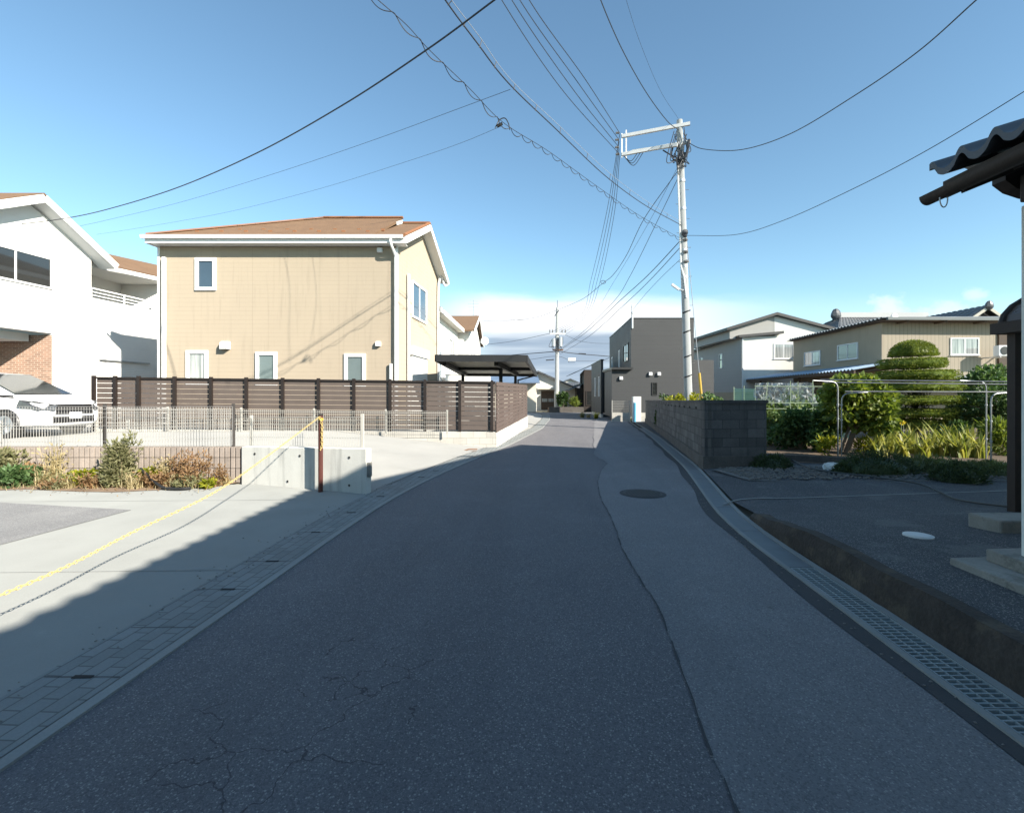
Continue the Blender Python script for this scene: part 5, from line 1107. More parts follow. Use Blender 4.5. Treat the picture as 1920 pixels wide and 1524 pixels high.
# high lines from the arm end towards the pole behind the camera
tops = ((932,-14,14.3),(951,-14,14.2),(966,-14,14.1),(984,-14,14.0)); mids = ((1052,166,17.6),(1073,166,17.5),(1087,160,17.4),(1098,150,17.3))
nm = ('lowest','second','third','topmost'); order = (3,2,1,0)
for k in range(4):
    wire('%s of the four thin wires running up from the arm end' % nm[k], [HV[order[k]], P(*mids[k]), P(*tops[k]), P(tops[k][0]-90+9*k,-190,12.2)], .013)
for k in range(4):
    wire('%s of the four wires dropping from the arm end to the far pole' % ('leftmost','second from left','third from left','rightmost')[k], [HV[k]+V(0,0,-.05), P(1136+5*k,405,27.5), P(1108+6*k,525,36.5), P(1090+4*k,590,43), P(1034+8*k,623,FY-.2)], .013)
# messenger with hangers: dark cable and pale strand
mes = [pol(424)+V(-.1,-.1,0), P(1208,384,19.4), P(1135,330,16.8), P(1040,240,12.9), P(955,158,10.25), P(893,79,9.05), P(833,-2,8.2), P(770,-100,7.3)]
mesp = [pol(418)+V(-.1,-.1,0), P(1210,376,19.4), P(1137,320,16.8), P(1042,230,12.9), P(958,150,10.25), P(898,68,9.05), P(842,-6,8.2), P(782,-104,7.3)]
wire('dark cable slung under the pale strand to the pole', mes, .014); wire('pale strand above the hung dark cable', mesp, .006, 'cable_pale')
hg = curve(mes, 10); hp_ = curve(mesp, 10); hm = MB()
for k in range(4, len(hg), 5): hm.tube([hg[k]-V(0,0,.03), hp_[k]+V(0,0,.01)], .009, n=5)
single('cable_hanger', 'row of small hangers tying dark cable to pale strand', 'hangers', hm, M['cable'])
# coiled cable: a strand with a helix round it
spi = [pol(450)+V(-.1,-.1,0), P(1200,405,18.6), P(1120,350,16.0), P(1030,285,13.2), P(946,232,10.9), P(880,166,9.7), P(805,94,8.7), P(762,47,8.2), P(706,-2,7.7), P(640,-60,7.1)]
base = curve(spi, 12); wire('straight strand of the coiled cable', spi, .007)
Lc = [0]
for a_, b_ in zip(base, base[1:]): Lc.append(Lc[-1] + (b_-a_).length)
dense = []; N_ = 420
for k in range(N_+1):
    s = Lc[-1]*k/N_; j = max(i for i in range(len(Lc)) if Lc[i] <= s + 1e-9); j = min(j, len(base)-2); f = (s-Lc[j])/max(1e-9, Lc[j+1]-Lc[j]); p = base[j].lerp(base[j+1], f)
    ph = 2*math.pi*s/.62; dense.append(p + V(.03*math.sin(ph), 0, -.055+.06*math.cos(ph)))
single('coiled_wire', 'thin cable coiling round its strand below the messenger', 'wire', MB().tube(dense, .009, n=4), M['cable'], 'overhead wires')
cl = MB(); c = P(945,232,10.85); cl.tube([c+V(-.16,0,-.06),c+V(-.04,0,.0)], .035, n=8); cl.tube(curve([c+V(-.2,0,-.1),c+V(-.1,0,.08),c+V(.02,0,.12),c+V(.10,0,.0),c+V(.13,0,-.14)],6), .012, n=5); single('cable_clamp', 'black splice clamp where the lower drop wire leaves the coiled cable', 'clamp', cl, M['black_plastic'])
# drop wires to the houses on the left
wire('thick service drop crossing the sky to the left house', [P(936,-6,7.3), P(800,94,8.2), P(640,199,9.8), P(480,288,11.8), P(330,353,13.8), P(200,393,15.4), P(120,410,16.2), P(40,420,16.6), P(-30,425,16.9)], .014)
wire('upper thin drop wire to the left house', [P(957,168,10.2), P(860,204,11.2), P(700,263,13.4), P(520,324,16), P(340,379,18.6), P(200,413,20.4), P(150,424,21.2), P(90,437,22.2)], .005)
wire('lower thin drop wire to the left house', [P(940,237,10.8), P(860,270,12), P(760,304,13.5), P(600,354,16), P(440,395,18.4), P(330,416,20), P(240,431,21.4), P(180,440,22.2)], .004)
wire('wire from the pole top up over the road', [pol(246)+V(-.1,-.1,0), P(1250,226,20.0), P(1210,171,18.4), P(1165,90,16.3), P(1123,-8,14.2), P(1090,-110,12.2)], .016)
wire('faint wire from the pole tip up over the road', [pol(226), P(1238,170,19), P(1200,80,16.5), P(1172,-6,14.5)], .005)
wire('thick drop sagging from the pole to the upper right', [pol(272)+V(.25,-.2,0), P(1320,280,19.8), P(1390,281,18), P(1480,252,15.6), P(1600,181,12.9), P(1720,98,11), P(1840,-8,9.4), P(1960,-110,8.4)], .015)
wire('thin drop from mid pole to the right edge', [pol(444)+V(.1,-.15,0), P(1380,440,18.2), P(1470,413,15.8), P(1600,354,13), P(1740,281,11.2), P(1925,169,9.6), P(2050,90,8.6)], .010)
# lines going away from the pole
wire('cable from the pole with a loop to the far left', [pol(318)+V(-.1,0,0), P(1208,410,24), P(1175,478,27), P(1150,515,29), P(1128,533,31), P(1090,562,37), P(1040,583,44), P(1000,596,47), P(940,602,50), P(880,600,53)], .016)
lpw = MB(); c = P(1131,529,30.8); lpw.tube([c+V(.16*math.cos(a),0,.10*math.sin(a)) for a in [2*math.pi*k/12 for k in range(13)]], .018, n=5); single('cable_loop', 'small slack loop tied to the cable from the pole', 'cable loop', lpw, M['cable'])
far = (('steep wire from the pole toward the dark house', [pol(330)+V(-.1,0,0), P(1225,430,24.5), P(1180,520,28), P(1150,566,30.5), P(1090,625,38), P(1050,655,FY)], .014),
       ('upper cable of the pair going to the far pole', [pol(450)+V(-.1,0,0), P(1215,516,24), P(1160,566,29), P(1100,622,38), P(1050,657,FY)], .018),
       ('lower cable of the pair going to the far pole', [pol(462)+V(-.1,0,0), P(1220,524,24), P(1170,572,29), P(1105,630,38), P(1050,664,FY)], .015),
       ('faint low wire going to the dark house', [pol(484)+V(-.1,0,0), P(1240,520,22.5), P(1210,552,24.5), P(1187,580,30.5)], .009),
       ('faint wire from below the arm toward the far pole', [pol(310)+V(-.1,0,0), P(1215,420,24.5), P(1150,530,30), P(1110,590,36), P(1060,628,FY)], .008))
for l_, p_, r_ in far: wire(l_, p_, r_)
wire('heavy cable crossing left from the far pole', [P(1044,659,FY), P(980,664,52), P(900,671,58), P(820,676,64)], .04)
wire('heavy cable crossing right from the far pole', [P(1044,658,FY), P(1080,663,49), P(1140,668,50), P(1220,676,52)], .04)
wire('upper thin cable crossing behind the far pole', [P(1032,625,FY), P(960,640,54), P(890,648,60), P(820,655,66)], .02)
wire('thin cable right of the far pole', [P(1060,628,FY), P(1090,640,49), P(1137,644,51), P(1200,640,53)], .015)
wire('lower cable crossing at the lamp box', [P(820,670,64), P(960,676,54), P(1040,668,48.2), P(1075,676,48.5), P(1150,676,50), P(1220,674,52)], .018)
wire('thin sagging wire left of the far pole', [P(1042,592,FY), P(990,600,50), P(930,598,54), P(884,590,58)], .012)
bx = P(1072,674,48.3); t = thing('junction_box', 'white cable junction box hanging on the wire right of the far pole', 'junction box', bx); link('case', MB().box(bx.x-.38,bx.x+.38,bx.y-.12,bx.y+.12,bx.z-.16,bx.z+.16), M['white_trim'], t, bevel=.04); link('bracket', MB().box(bx.x-.34,bx.x+.34,bx.y-.03,bx.y+.03,bx.z-.30,bx.z-.27).box(bx.x-.34,bx.x-.31,bx.y-.03,bx.y+.03,bx.z-.3,bx.z-.15), M['cable'], t)
bb = MB(); c = P(1033,675,48); bb.beam(c-V(.5,0,0.02),c+V(.3,0,.04),.12,.1); c = P(1092,663,49); bb.beam(c-V(.35,0,0),c+V(.35,0,-.03),.12,.1); single('splice_case', 'dark sleeve splices on the far cables', 'splice', bb, M['cable'])

# ================================================================ car
def make_car():
    t = thing('parked_car', 'white car parked nose out before the white house', 'car', (-12.0,12.72,.55))
    hx, hy = V(.9976,-.07,0), V(.07,.9976,0); org = V(-13.75,12.75,lot_z(-14,12.8)+.004)
    W = lambda x, y, z: org + hx*x + hy*y + V(0,0,z)     # x forward, y to its left, z up
    prof_t = [(-2.30,.95),(-2.28,1.10),(-2.0,1.17),(-1.0,1.16),(0.0,1.13),(.75,1.08),(1.1,1.07),(1.6,1.04),(1.98,.97),(2.20,.86),(2.28,.66)]
    prof_b = [(-2.30,.45),(-2.28,.30),(-2.0,.22),(-1.0,.20),(0,.20),(.75,.20),(1.1,.20),(1.6,.22),(1.98,.24),(2.20,.28),(2.28,.34)]
    half = [.80,.84,.88,.90,.90,.90,.89,.87,.83,.74,.62]
    b = MB(); rings = []
    for (x, zt_), (_, zb2), w2 in zip(prof_t, prof_b, half):
        sec = [(w2*.80,zb2),(w2*.97,zb2+.07),(w2,zb2+(zt_-zb2)*.45),(w2*.985,zb2+(zt_-zb2)*.75),(w2*.93,zt_-.035),(w2*.80,zt_+.005),(0,zt_+.03)]
        rings.append([W(x,y,z) for y, z in sec] + [W(x,-y,z) for y, z in sec[-2::-1]])
    n = len(rings[0])
    for r in rings: b.v += [tuple(p) for p in r]
    for i in range(len(rings)-1):
        for k in range(n): b.f.append((i*n+k, i*n+(k+1) % n, (i+1)*n+(k+1) % n, (i+1)*n+k))
    b.f.append(tuple(range(n))); b.f.append(tuple(range((len(rings)-1)*n, len(rings)*n)))
    body = link('body', b, M['car_white'], t, smooth=True)
    # cabin
    cb = MB(); sec = []
    for (x, z, w2) in ((-2.1,1.12,.80),(-1.75,1.48,.70),(-1.2,1.65,.67),(-.4,1.68,.67),(.22,1.635,.66),(.72,1.39,.69),(1.55,1.02,.80)):
        sec.append((x, z, w2))
    rr = []
    for x, z, w2 in sec: rr.append([W(x,.84,1.06),W(x,w2+.02,z-.06),W(x,w2-.12,z),W(x,-w2+.12,z),W(x,-w2-.02,z-.06),W(x,-.84,1.06)])
    for r in rr: cb.v += [tuple(p) for p in r]
    for i in range(len(rr)-1):
        for k in range(5): cb.f.append((i*6+k, i*6+k+1, (i+1)*6+k+1, (i+1)*6+k))
    link('cabin', cb, M['car_white'], t, smooth=True)
    gl = MB(); gl.extr([W(.33,.60,1.615),W(.33,-.60,1.615),W(1.47,-.72,1.085),W(1.47,.72,1.085)], V(0,0,.012)); gl2 = gl; link('windscreen', gl, M['pane_dark'], t)
    for s in (1,-1):
        sw_ = MB(); sw_.extr([W(-1.75,s*.765,1.16),W(-.55,s*.79,1.16),W(-.55,s*.71,1.50),W(-1.45,s*.70,1.46)], hy*(s*.02)); sw_.extr([W(-.45,s*.79,1.16),W(1.05,s*.815,1.13),W(.38,s*.735,1.50),W(-.45,s*.715,1.55)], hy*(s*.02)); link('side_window', sw_, M['pane_dark'], t)
        hl = MB(); hl.extr([W(1.66,s*.87,.76),W(2.13,s*.775,.68),W(2.30,s*.52,.66),W(2.295,s*.45,.80),W(2.10,s*.755,.89),W(1.72,s*.85,.93)], hx*.035+hy*s*.035+V(0,0,.012)); link('headlight', hl, M['car_headlight'], t)
        fg = MB(); fg.extr([W(2.10,s*.70,.40),W(2.24,s*.52,.38),W(2.25,s*.50,.54),W(2.13,s*.70,.56)], hx*.05+hy*s*.02); link('fog_light_recess', fg, M['car_black'], t)
        mi = MB(); c = W(.60,s*.98,1.13); mi.ball(c,(.09,.11,.075),10,6); mi.beam(W(.62,s*.82,1.08),W(.62,s*.95,1.11),.05,.04); link('wing_mirror', mi, M['car_white'], t, smooth=True)
        for x in (-1.38, 1.38):
            c = W(x,s*.80,.33); wh = MB(); wh.tube([c-hy*s*.11,c+hy*s*.10], .33, n=28); wo2 = link('wheel', wh, M['tyre'], t, smooth=True)
            ri = MB(); ri.tube([c+hy*s*.09,c+hy*s*.112], .225, n=24); link('rim', ri, M['galv'], wo2)
            sp = MB()
            for k in range(5):
                a = 2*math.pi*k/5; sp.beam(c+hy*s*.12, c+hy*s*.12+hx*.2*math.cos(a)+V(0,0,.2*math.sin(a)), .05, .03)
            link('spoke', sp, M['steel'], wo2)
            arch = MB(); arch.tube([c+hy*s*.085+hx*.37*math.cos(a)+V(0,0,.37*math.sin(a)) for a in [math.pi*k/12 for k in range(13)]], .03, n=6); link('wheel_arch', arch, M['car_black'], t, smooth=True)
        dl = MB(); dl.extr([W(-.50,s*.895,.30),W(-.488,s*.895,.30),W(-.488,s*.90,1.1),W(-.50,s*.90,1.1)], hy*s*.012); link('door_seam', dl, M['car_black'], t)
    gr = MB(); gr.extr([W(2.25,.50,.58),W(2.25,-.50,.58),W(2.24,-.45,.83),W(2.24,.45,.83)], hx*.06); gr.extr([W(2.25,.55,.36),W(2.25,-.55,.36),W(2.27,-.5,.52),W(2.27,.5,.52)], hx*.04); go = link('grille', gr, M['car_black'], t)
    cr = MB(); cr.beam(W(2.32,-.46,.74),W(2.32,.46,.74),.03,.03); link('grille_bar', cr, M['chrome'], go)
    npl = MB(); npl.obox(W(2.31,-.165,.46), hy*.33, hx*.012, V(0,0,.165)); link('number_plate', npl, M['white_trim'], t)
make_car()

# ================================================================ drying frame
def frame_at(label, bl, br_, top, px_bend):
    t = thing('drying_frame', label, 'drying frame', (bl.x, bl.y, bl.z), 'steel laundry drying frames')
    return t
gz = .07
A1 = V((1571-CX)/FPX*11.9, 11.9, gz); A2 = V((1578-CX)/FPX*11.3, 11.3, gz); B1 = V((1849-CX)/FPX*11.3, 11.3, gz); B2 = V((1858-CX)/FPX*10.75, 10.75, gz)
for k, (p, lab) in enumerate(((A1,'left steel drying stand with curved top arm, farther post of its pair'),(A2,'left steel drying stand, nearer thin post of its pair'),(B1,'right steel drying stand, farther post of its pair'),(B2,'right steel drying stand, nearer post of its pair'))):
    zt_ = 1.6 + (27 if k in (0,2) else 5)/900*p.y; t = thing('drying_stand', lab, 'drying stand', p, 'steel drying stands')
    s = -1 if k in (0,2) else 1
    link('post', MB().tube([p-V(0,0,.1)] + curve([p+V(0,0,zt_-gz-.22), p+V(.02*s,0,zt_-gz-.10), p+V(.10*s,.0,zt_-gz-.02), p+V(.26*s,0,zt_-gz+.0)],5) + [p+V(.62*s,0,zt_-gz+.02)], .017 if k != 1 else .013, n=10), M['steel'], t, smooth=True)
    bn = MB()
    for z in (.5,.95,1.3): bn.tube([p+V(0,0,z),p+V(0,0,z+.03)], .026, n=10)
    link('collar', bn, M['galv'], t)
pz = [(P(1538,712,12.2),P(1925,716,10.6)),(P(1585,734,11.6),P(1925,735,10.5)),(P(1545,717,12.0),P(1925,721,10.6))]
for k, (a_, b_) in enumerate(pz): single('drying_pole', 'long steel laundry pole, ' + ('top of the three','lowest of the three','middle of the three')[k], 'pole', MB().tube([a_, b_], .014, n=8), M['steel'], 'laundry poles', smooth=True)
# ================================================================ plants
def leaf(mb, c, d, up, L, w_, fold=.25, bend=0):
    """one pointed leaf: two triangles-quads folded along the midrib"""
    d = d.normalized(); s = d.cross(up); s = s.normalized() if s.length > 1e-4 else d.orthogonal().normalized(); n = s.cross(d)
    a = c; m1 = c + d*L*.45 - n*w_*fold; e = c + d*L + n*(-bend*L)
    mb.mesh([a, m1 + s*w_*.5 + n*w_*fold, e, m1 - s*w_*.5 + n*w_*fold, m1], [(0,4,1),(4,2,1),(0,3,4),(3,2,4)])
def rdir(rnd, up=0.0):
    while True:
        v = V(rnd.uniform(-1,1), rnd.uniform(-1,1), rnd.uniform(-1,1))
        if .1 < v.length < 1: v.normalize(); v.z += up; return v.normalized()
def clump(mb, c, r, n, L, w_, rnd, shell=.5, up=.1, low=-1.0, droop=0):
    r = r if isinstance(r, tuple) else (r,r,r)
    for _ in range(n):
        d = rdir(rnd)
        if d.z < low: d.z = -d.z
        k = shell + (1-shell)*rnd.random()**.7; p = V(c[0]+d.x*r[0]*k, c[1]+d.y*r[1]*k, c[2]+d.z*r[2]*k)
        g_ = (d + rdir(rnd)*.9 + V(0,0,up)).normalized(); s = rnd.uniform(.65,1.25); leaf(mb, p, g_, rdir(rnd, .8), L*s, w_*s, .2, droop)
def stems(mb, base, tips, r, rnd, n=5):
    for tp_ in tips:
        m_ = (base+tp_)/2 + V(rnd.uniform(-.1,.1)*(tp_-base).length, rnd.uniform(-.1,.1)*(tp_-base).length, 0); mb.tube(curve([base, m_, tp_], 4), r, r*.4, n=n)
def bush(name, label, cat, c, r, h, lm, n, L, w_, seed, blobs=9, group=None, stem='stem_dry', up=.3, trans=None, flat=.8):
    rnd = random.Random(seed); t = thing(name, label, cat, c, group); f = MB(); st_ = MB(); tips = []
    for k in range(blobs):
        a = rnd.uniform(0, 2*math.pi); q = math.sqrt(rnd.random())*.62; z = rnd.uniform(.18,.72); e = (1-.35*z)
        b_ = V(c[0]+r*q*e*math.cos(a), c[1]+r*q*e*math.sin(a)*flat, c[2]+h*z); rr = rnd.uniform(.3,.48); clump(f, b_, (r*rr,r*rr*flat,h*rr*.62), n//blobs, L, w_, rnd, .45, up); tips.append(b_)
    stems(st_, Vector(c), tips, max(.006, r*.02), rnd)
    link('foliage', f, M[lm], t); link('stem', st_, M[stem], t); return t
# ---- cloud pruned tree
rnd = random.Random(21)
TY = 17.0; tc_ = V((1716-CX)/FPX*TY, TY, .07)
t = thing('topiary_tree', 'clipped topiary tree of stacked green tiers with a domed top', 'tree', tc_)
link('trunk', MB().tube([tc_-V(0,0,.1), tc_+V(.03,.05,1.2), tc_+V(-.02,0,2.6)], .13, .06, n=10), M['bark'], t, smooth=True)
tiers = [(1711,639,668,36),(1710,674,690,51),(1715,696,711,61),(1718,718,733,64),(1722,743,757,66),(1727,767,781,64),(1729,787,803,61)]
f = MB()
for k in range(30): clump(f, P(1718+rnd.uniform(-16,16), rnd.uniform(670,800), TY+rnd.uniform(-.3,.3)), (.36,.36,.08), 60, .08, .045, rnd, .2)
link('gap_shade_foliage', f, M['leaf_moss'], t)  # leaves coloured dark to stand for the shade between the tiers
for k, (px, y0, y1, hw_) in enumerate(tiers):
    c = P(px, (y0+y1)/2, TY); hz = (y1-y0)/2/FPX*TY; rx = hw_/FPX*TY; f = MB(); pw = 2 if k == 0 else 4
    core = MB(); core.ball((c.x,c.y,c.z), (rx*.86, rx*.86, hz*.80), 24, 12)
    core.v = [(c.x+(x-c.x)*(1.0 if k == 0 else min(1.0/ max(.35, math.sqrt(1-min(.97,((z-c.z)/(hz*.82))**2))), 1.9) if abs(z-c.z) < hz*.75 else 1.0), c.y+(y-c.y), z) for x, y, z in core.v] if False else core.v
    for _ in range(4200 if k else 4600):
        a = rnd.uniform(0, 2*math.pi); lump = 1 + .05*math.sin(a*5+k*2)+.04*math.sin(a*11+k)
        if k == 0:
            ph = math.acos(rnd.uniform(-.15, 1)); e = rnd.uniform(.88,1.0); d = V(math.sin(ph)*math.cos(a), math.sin(ph)*math.sin(a), math.cos(ph)); p = V(c.x+rx*d.x*e*lump, c.y+rx*d.y*e*lump, c.z-hz+2*hz*max(0,d.z)*e+.02)
        else:
            q = rnd.random(); 
            if q < .5:   # side
                zz_ = rnd.uniform(-1,1); e = (1-abs(zz_)**3*.16)*rnd.uniform(.92,1.02); d = V(math.cos(a),math.sin(a),zz_*.5); p = V(c.x+rx*e*lump*math.cos(a), c.y+rx*e*lump*math.sin(a), c.z+hz*zz_)
            else:
                e = math.sqrt(rnd.random()); top_s = 1 if q < .85 else -1; d = V(.2*math.cos(a),.2*math.sin(a),top_s); p = V(c.x+rx*.97*e*lump*math.cos(a), c.y+rx*.97*e*lump*math.sin(a), c.z+top_s*hz*(1.0-.12*e**4)*rnd.uniform(.9,1.05))
        leaf(f, p, (d + rdir(rnd)*.8).normalized(), rdir(rnd,.5), rnd.uniform(.035,.06), .032)
    lv = [(-.86,.55),(-.7,.84),(-.3,.90),(.2,.90),(.62,.84),(.80,.5)] if k else [(-.9,.8),(-.7,.88),(-.3,.84),(.2,.70),(.6,.45),(.8,.2)]
    core = MB(); NN = 28
    for (dz, rr_) in lv: core.v += [(c.x+rx*rr_*(1+.05*math.sin(5*a_+k*2)+.04*math.sin(11*a_+k))*math.cos(a_), c.y+rx*rr_*(1+.05*math.sin(5*a_+k*2))*math.sin(a_), c.z+hz*dz) for a_ in [2*math.pi*q/NN for q in range(NN)]]
    for q in range(len(lv)-1):
        for w2 in range(NN): core.f.append((q*NN+w2, q*NN+(w2+1) % NN, (q+1)*NN+(w2+1) % NN, (q+1)*NN+w2))
    core.f.append(tuple(range(NN))); core.f.append(tuple(range((len(lv)-1)*NN, len(lv)*NN))); f.mesh(core.v, core.f)
    link('crown_tier', f, M['leaf_topiary'], t)
# ---- fig tree
rnd = random.Random(33); FYt = 12.6; b0 = V((1584-CX)/FPX*FYt, FYt, .07)
t = thing('fig_tree', 'broad leaved fig tree with leaning pale trunk behind the drying stands', 'tree', b0)
tk = MB(); k1 = P(1606,795,FYt); tk.tube(curve([b0-V(0,0,.1), P(1594,828,FYt), k1],5), .075, .055, n=10); tk.tube(curve([b0+V(-.12,.05,-.05), P(1583,828,FYt), P(1592,800,FYt)],5), .04, .03, n=8)
blobs = [(1600,735,44,30),(1640,755,36,34),(1630,785,38,26),(1575,765,36,34),(1556,790,26,26),(1606,772,44,34),(1652,790,22,24),(1590,725,30,20),(1655,745,20,22),(1565,735,20,20),(1620,720,24,14)]
f = MB()
for (px,py,rx,ry) in blobs:
    c = P(px,py,FYt+rnd.uniform(-.45,.45)); tk.tube(curve([k1, (k1+c)/2+V(rnd.uniform(-.1,.1),0,.08), c],4), .035, .008, n=6); clump(f, c, (rx/FPX*FYt, .42, ry/FPX*FYt), 300, .155, .135, rnd, .35, -.15, droop=.2)
link('trunk', tk, M['bark'], t, smooth=True); link('crown', f, M['leaf_fig'], t)
# ---- vegetable rows, bushes behind the wall
def at(px, py, Y): return P(px, py, Y)
def gb(px, Y, z=.07): return V((px-CX)/FPX*Y, Y, z)
bush('vegetable_plant', 'dense leafy green vegetable mass in front of the plastic sheet', 'plant', gb(1500,13.6), .95, 1.25, 'leaf_veg', 2600, .15, .10, 1, 12, None)
bush('vegetable_plant', 'leafy climbing vegetable in the middle of the pole trellis', 'plant', gb(1476,14.8), .8, 1.75, 'leaf_pale', 1500, .15, .12, 2, 10)
bush('vegetable_plant', 'pale green climbing vegetable at the left end of the trellis', 'plant', gb(1444,14.6), .42, 1.85, 'leaf_pale', 800, .14, .11, 3, 9)
bush('vegetable_plant', 'rounded leafy vegetable just left of the drying stands', 'plant', gb(1541,13.0), .55, 1.25, 'leaf_veg', 1200, .13, .11, 4, 8)
bush('vegetable_plant', 'broad vegetable plant at the right end of the trellis', 'plant', gb(1540,15.6), .8, 1.7, 'leaf_veg', 1300, .15, .12, 5, 9)
bush('weed', 'yellowing low weed at the foot of the fig tree', 'weed', gb(1553,12.2), .32, .55, 'leaf_yellow', 300, .12, .045, 7, 6, up=.8)
bush('weed', 'dry yellow weed between fig tree and iris bed', 'weed', gb(1625,12.6), .4, .45, 'leaf_yellow', 300, .12, .045, 17, 6, up=.8)
bush('shrub', 'bright yellow green shrub left of the pole behind the wall', 'shrub', V(gb(1270,19.6).x,19.8,.05), .75, 1.95, 'leaf_yellow', 1600, .15, .09, 8, 10)
bush('shrub', 'dark green low shrub before the charcoal house wall', 'shrub', V(gb(1247,21.6).x,21.6,.05), .55, 1.75, 'leaf_dark', 900, .13, .09, 9, 8)
bush('shrub', 'yellow green shrub right of the pole around the stay guard', 'shrub', V(gb(1303,19.9).x,19.9,.05), .5, 1.85, 'leaf_yellow', 900, .15, .09, 10, 8)
bush('shrub', 'green flat topped shrub right of the yellow stay guard', 'shrub', V(gb(1345,18.6).x,18.8,.05), .85, 1.82, 'leaf_veg', 1500, .13, .10, 11, 10)
bush('flower_plant', 'small yellow shrub with a pale bloom between the green shrubs', 'shrub', V(gb(1343,16.8).x,17,.05), .35, 1.45, 'leaf_yellow', 300, .12, .07, 12, 5)
# trees in the right background
def tree(label, c, h, r, lm, seed, n=2600, L=.16):
    rnd = random.Random(seed); t = thing('garden_tree', label, 'tree', c); tk = MB(); tp_ = Vector(c)+V(.1,0,h*.55); tk.tube(curve([Vector(c)-V(0,0,.1), Vector(c)+V(.08,0,h*.3), tp_],4), .10, .06, n=8); f = MB()
    for k in range(13):
        d = rdir(rnd); b_ = Vector(c)+V(d.x*r*.65, d.y*r*.5, h*.62 + d.z*h*.30); tk.tube(curve([tp_-V(0,0,h*.15), (tp_+b_)/2, b_],3), .04, .01, n=5); clump(f, b_, (r*.42,r*.4,h*.14), n//13, L, L*.55, rnd, .4, .0)
    link('trunk', tk, M['bark'], t, smooth=True); link('crown', f, M[lm], t); return t
tree('tall dark green tree below the tan house window', V(gb(1838,18.9).x,18.9,.07), 2.35, 1.15, 'leaf_dark', 41)
tree('spreading green tree under the air conditioner', V(gb(1876,17.4).x,17.4,.07), 2.55, 1.2, 'leaf_veg', 42, 2800)
tree('dark bushy tree behind the right drying stands', V(gb(1862,15.6).x,15.6,.07), 1.9, 1.0, 'leaf_dark', 43, 2400, .14)
bush('fern', 'yellow green fern at the foot of the right drying stands', 'fern', gb(1880,12.4), .6, .95, 'leaf_fig', 900, .2, .05, 44, 9, up=.5)
bush('shrub', 'dark green leafy clump behind the iris bed', 'shrub', gb(1785,14.9), .6, .85, 'leaf_dark', 1200, .16, .09, 45, 9)
bush('shrub', 'dark shrub between fig tree and topiary tree', 'shrub', gb(1668,18.6), .8, 1.5, 'leaf_dark', 1300, .14, .09, 46, 9)
bush('shrub', 'dark shrub right of the topiary lower tiers', 'shrub', gb(1800,18.4), .7, 1.3, 'leaf_dark', 1000, .14, .08, 48, 9)
bush('shrub', 'feathery yellow green shrub under the fig crown right side', 'shrub', gb(1653,13.0), .35, 1.15, 'leaf_fig', 420, .13, .035, 47, 7, up=.6)
# iris bed: arching blades
rnd = random.Random(51)
def iris(c, n, h, seed, label):
    rnd = random.Random(seed); t = MB()
    for k in range(n):
        a = rnd.uniform(0,2*math.pi); d = V(math.cos(a),math.sin(a)*.7,0); s = d.cross(V(0,0,1)).normalized(); H = h*rnd.uniform(.6,1.15); lean = rnd.uniform(.08,.9)*H; b_ = Vector(c)+V(rnd.uniform(-.13,.13),rnd.uniform(-.13,.13),0); w_ = rnd.uniform(.045,.085); vs = []
        kk = rnd.random() < .45; drop = .62 if kk else .08
        for i in range(6):
            f = i/5; p = b_ + d*lean*f**1.7 + V(0,0,H*(f - drop*f**3)); e = w_*(1-f**2.2)*.5 + .002; vs += [p-s*e, p+s*e]
        t.mesh(vs, [(2*i,2*i+1,2*i+3,2*i+2) for i in range(5)])
    return single('iris_clump', label, 'iris', t, M['leaf_iris'], 'iris clumps in the sunlit bed')
irx = [(1650,12.0),(1672,12.6),(1690,11.9),(1712,12.7),(1728,12.0),(1750,12.8),(1765,12.1),(1788,12.7),(1800,11.9),(1820,12.4),(1836,11.8),(1662,13.3),(1700,13.4),(1740,13.5),(1780,13.4),(1815,13.2),(1640,12.5)]
for k, (px, Y) in enumerate(irx): iris(gb(px,Y), 34, .66 if Y < 13 else .8, 60+k, 'yellow green iris clump in the sunlit bed left of the right stands')
fl = MB(); t = thing('yellow_flower', 'small yellow flowers on thin stalks in front of the topiary', 'flower', gb(1690,14)); stq = MB()
for (px,py) in ((1684,793),(1690,794),(1678,802),(1694,793),(1653,770)): c = P(px,py,14.0); clump(fl, c, .035, 14, .05, .04, rnd, .3, .3); stq.tube([V(c.x,c.y,.07), c], .006, n=4)
link('petals', fl, M['flower_yellow'], t); link('stalk', stq, M['bamboo'], t)
# mounds of creeping plants along the gravel
def mound(label, px, py, rx, ry, h, lm, seed, n=1500, L=.07, w_=.018, core=True):
    c = G(px, py, .06); rnd = random.Random(seed); t = thing('ground_cover_mound', label, 'ground cover', c, 'low creeping mounds by the gravel'); f = MB()
    for _ in range(n):
        a = rnd.uniform(0,2*math.pi); ph = math.acos(rnd.random()); lp2 = 1+.12*math.sin(3*a+seed)+.08*math.sin(7*a); e = rnd.uniform(.8,1.03)*lp2; d = V(math.sin(ph)*math.cos(a),math.sin(ph)*math.sin(a),math.cos(ph)); p = V(c.x+rx*d.x*e, c.y+ry*d.y*e, c.z+h*d.z*e-.02); leaf(f, p, (d+rdir(rnd)*.7+V(0,0,.25)).normalized(), rdir(rnd), L*rnd.uniform(.6,1.4), w_)
    cb = MB(); cb.ball((c.x,c.y,c.z-.02),(rx*.86,ry*.86,h*.82),18,8,.05,rnd); link('core', cb, M[lm], t); link('foliage', f, M[lm], t); return t
mound('dark green mound beside the block wall end', 1447, 876, .40, .40, .26, 'leaf_moss', 1, 1500)
mound('large dark green mound behind the white bag', 1640, 888, .75, .45, .42, 'leaf_moss', 2, 2600)
mound('pale green mound in front of the iris bed', 1735, 884, .75, .40, .30, 'leaf_moss_pale', 3, 2400)
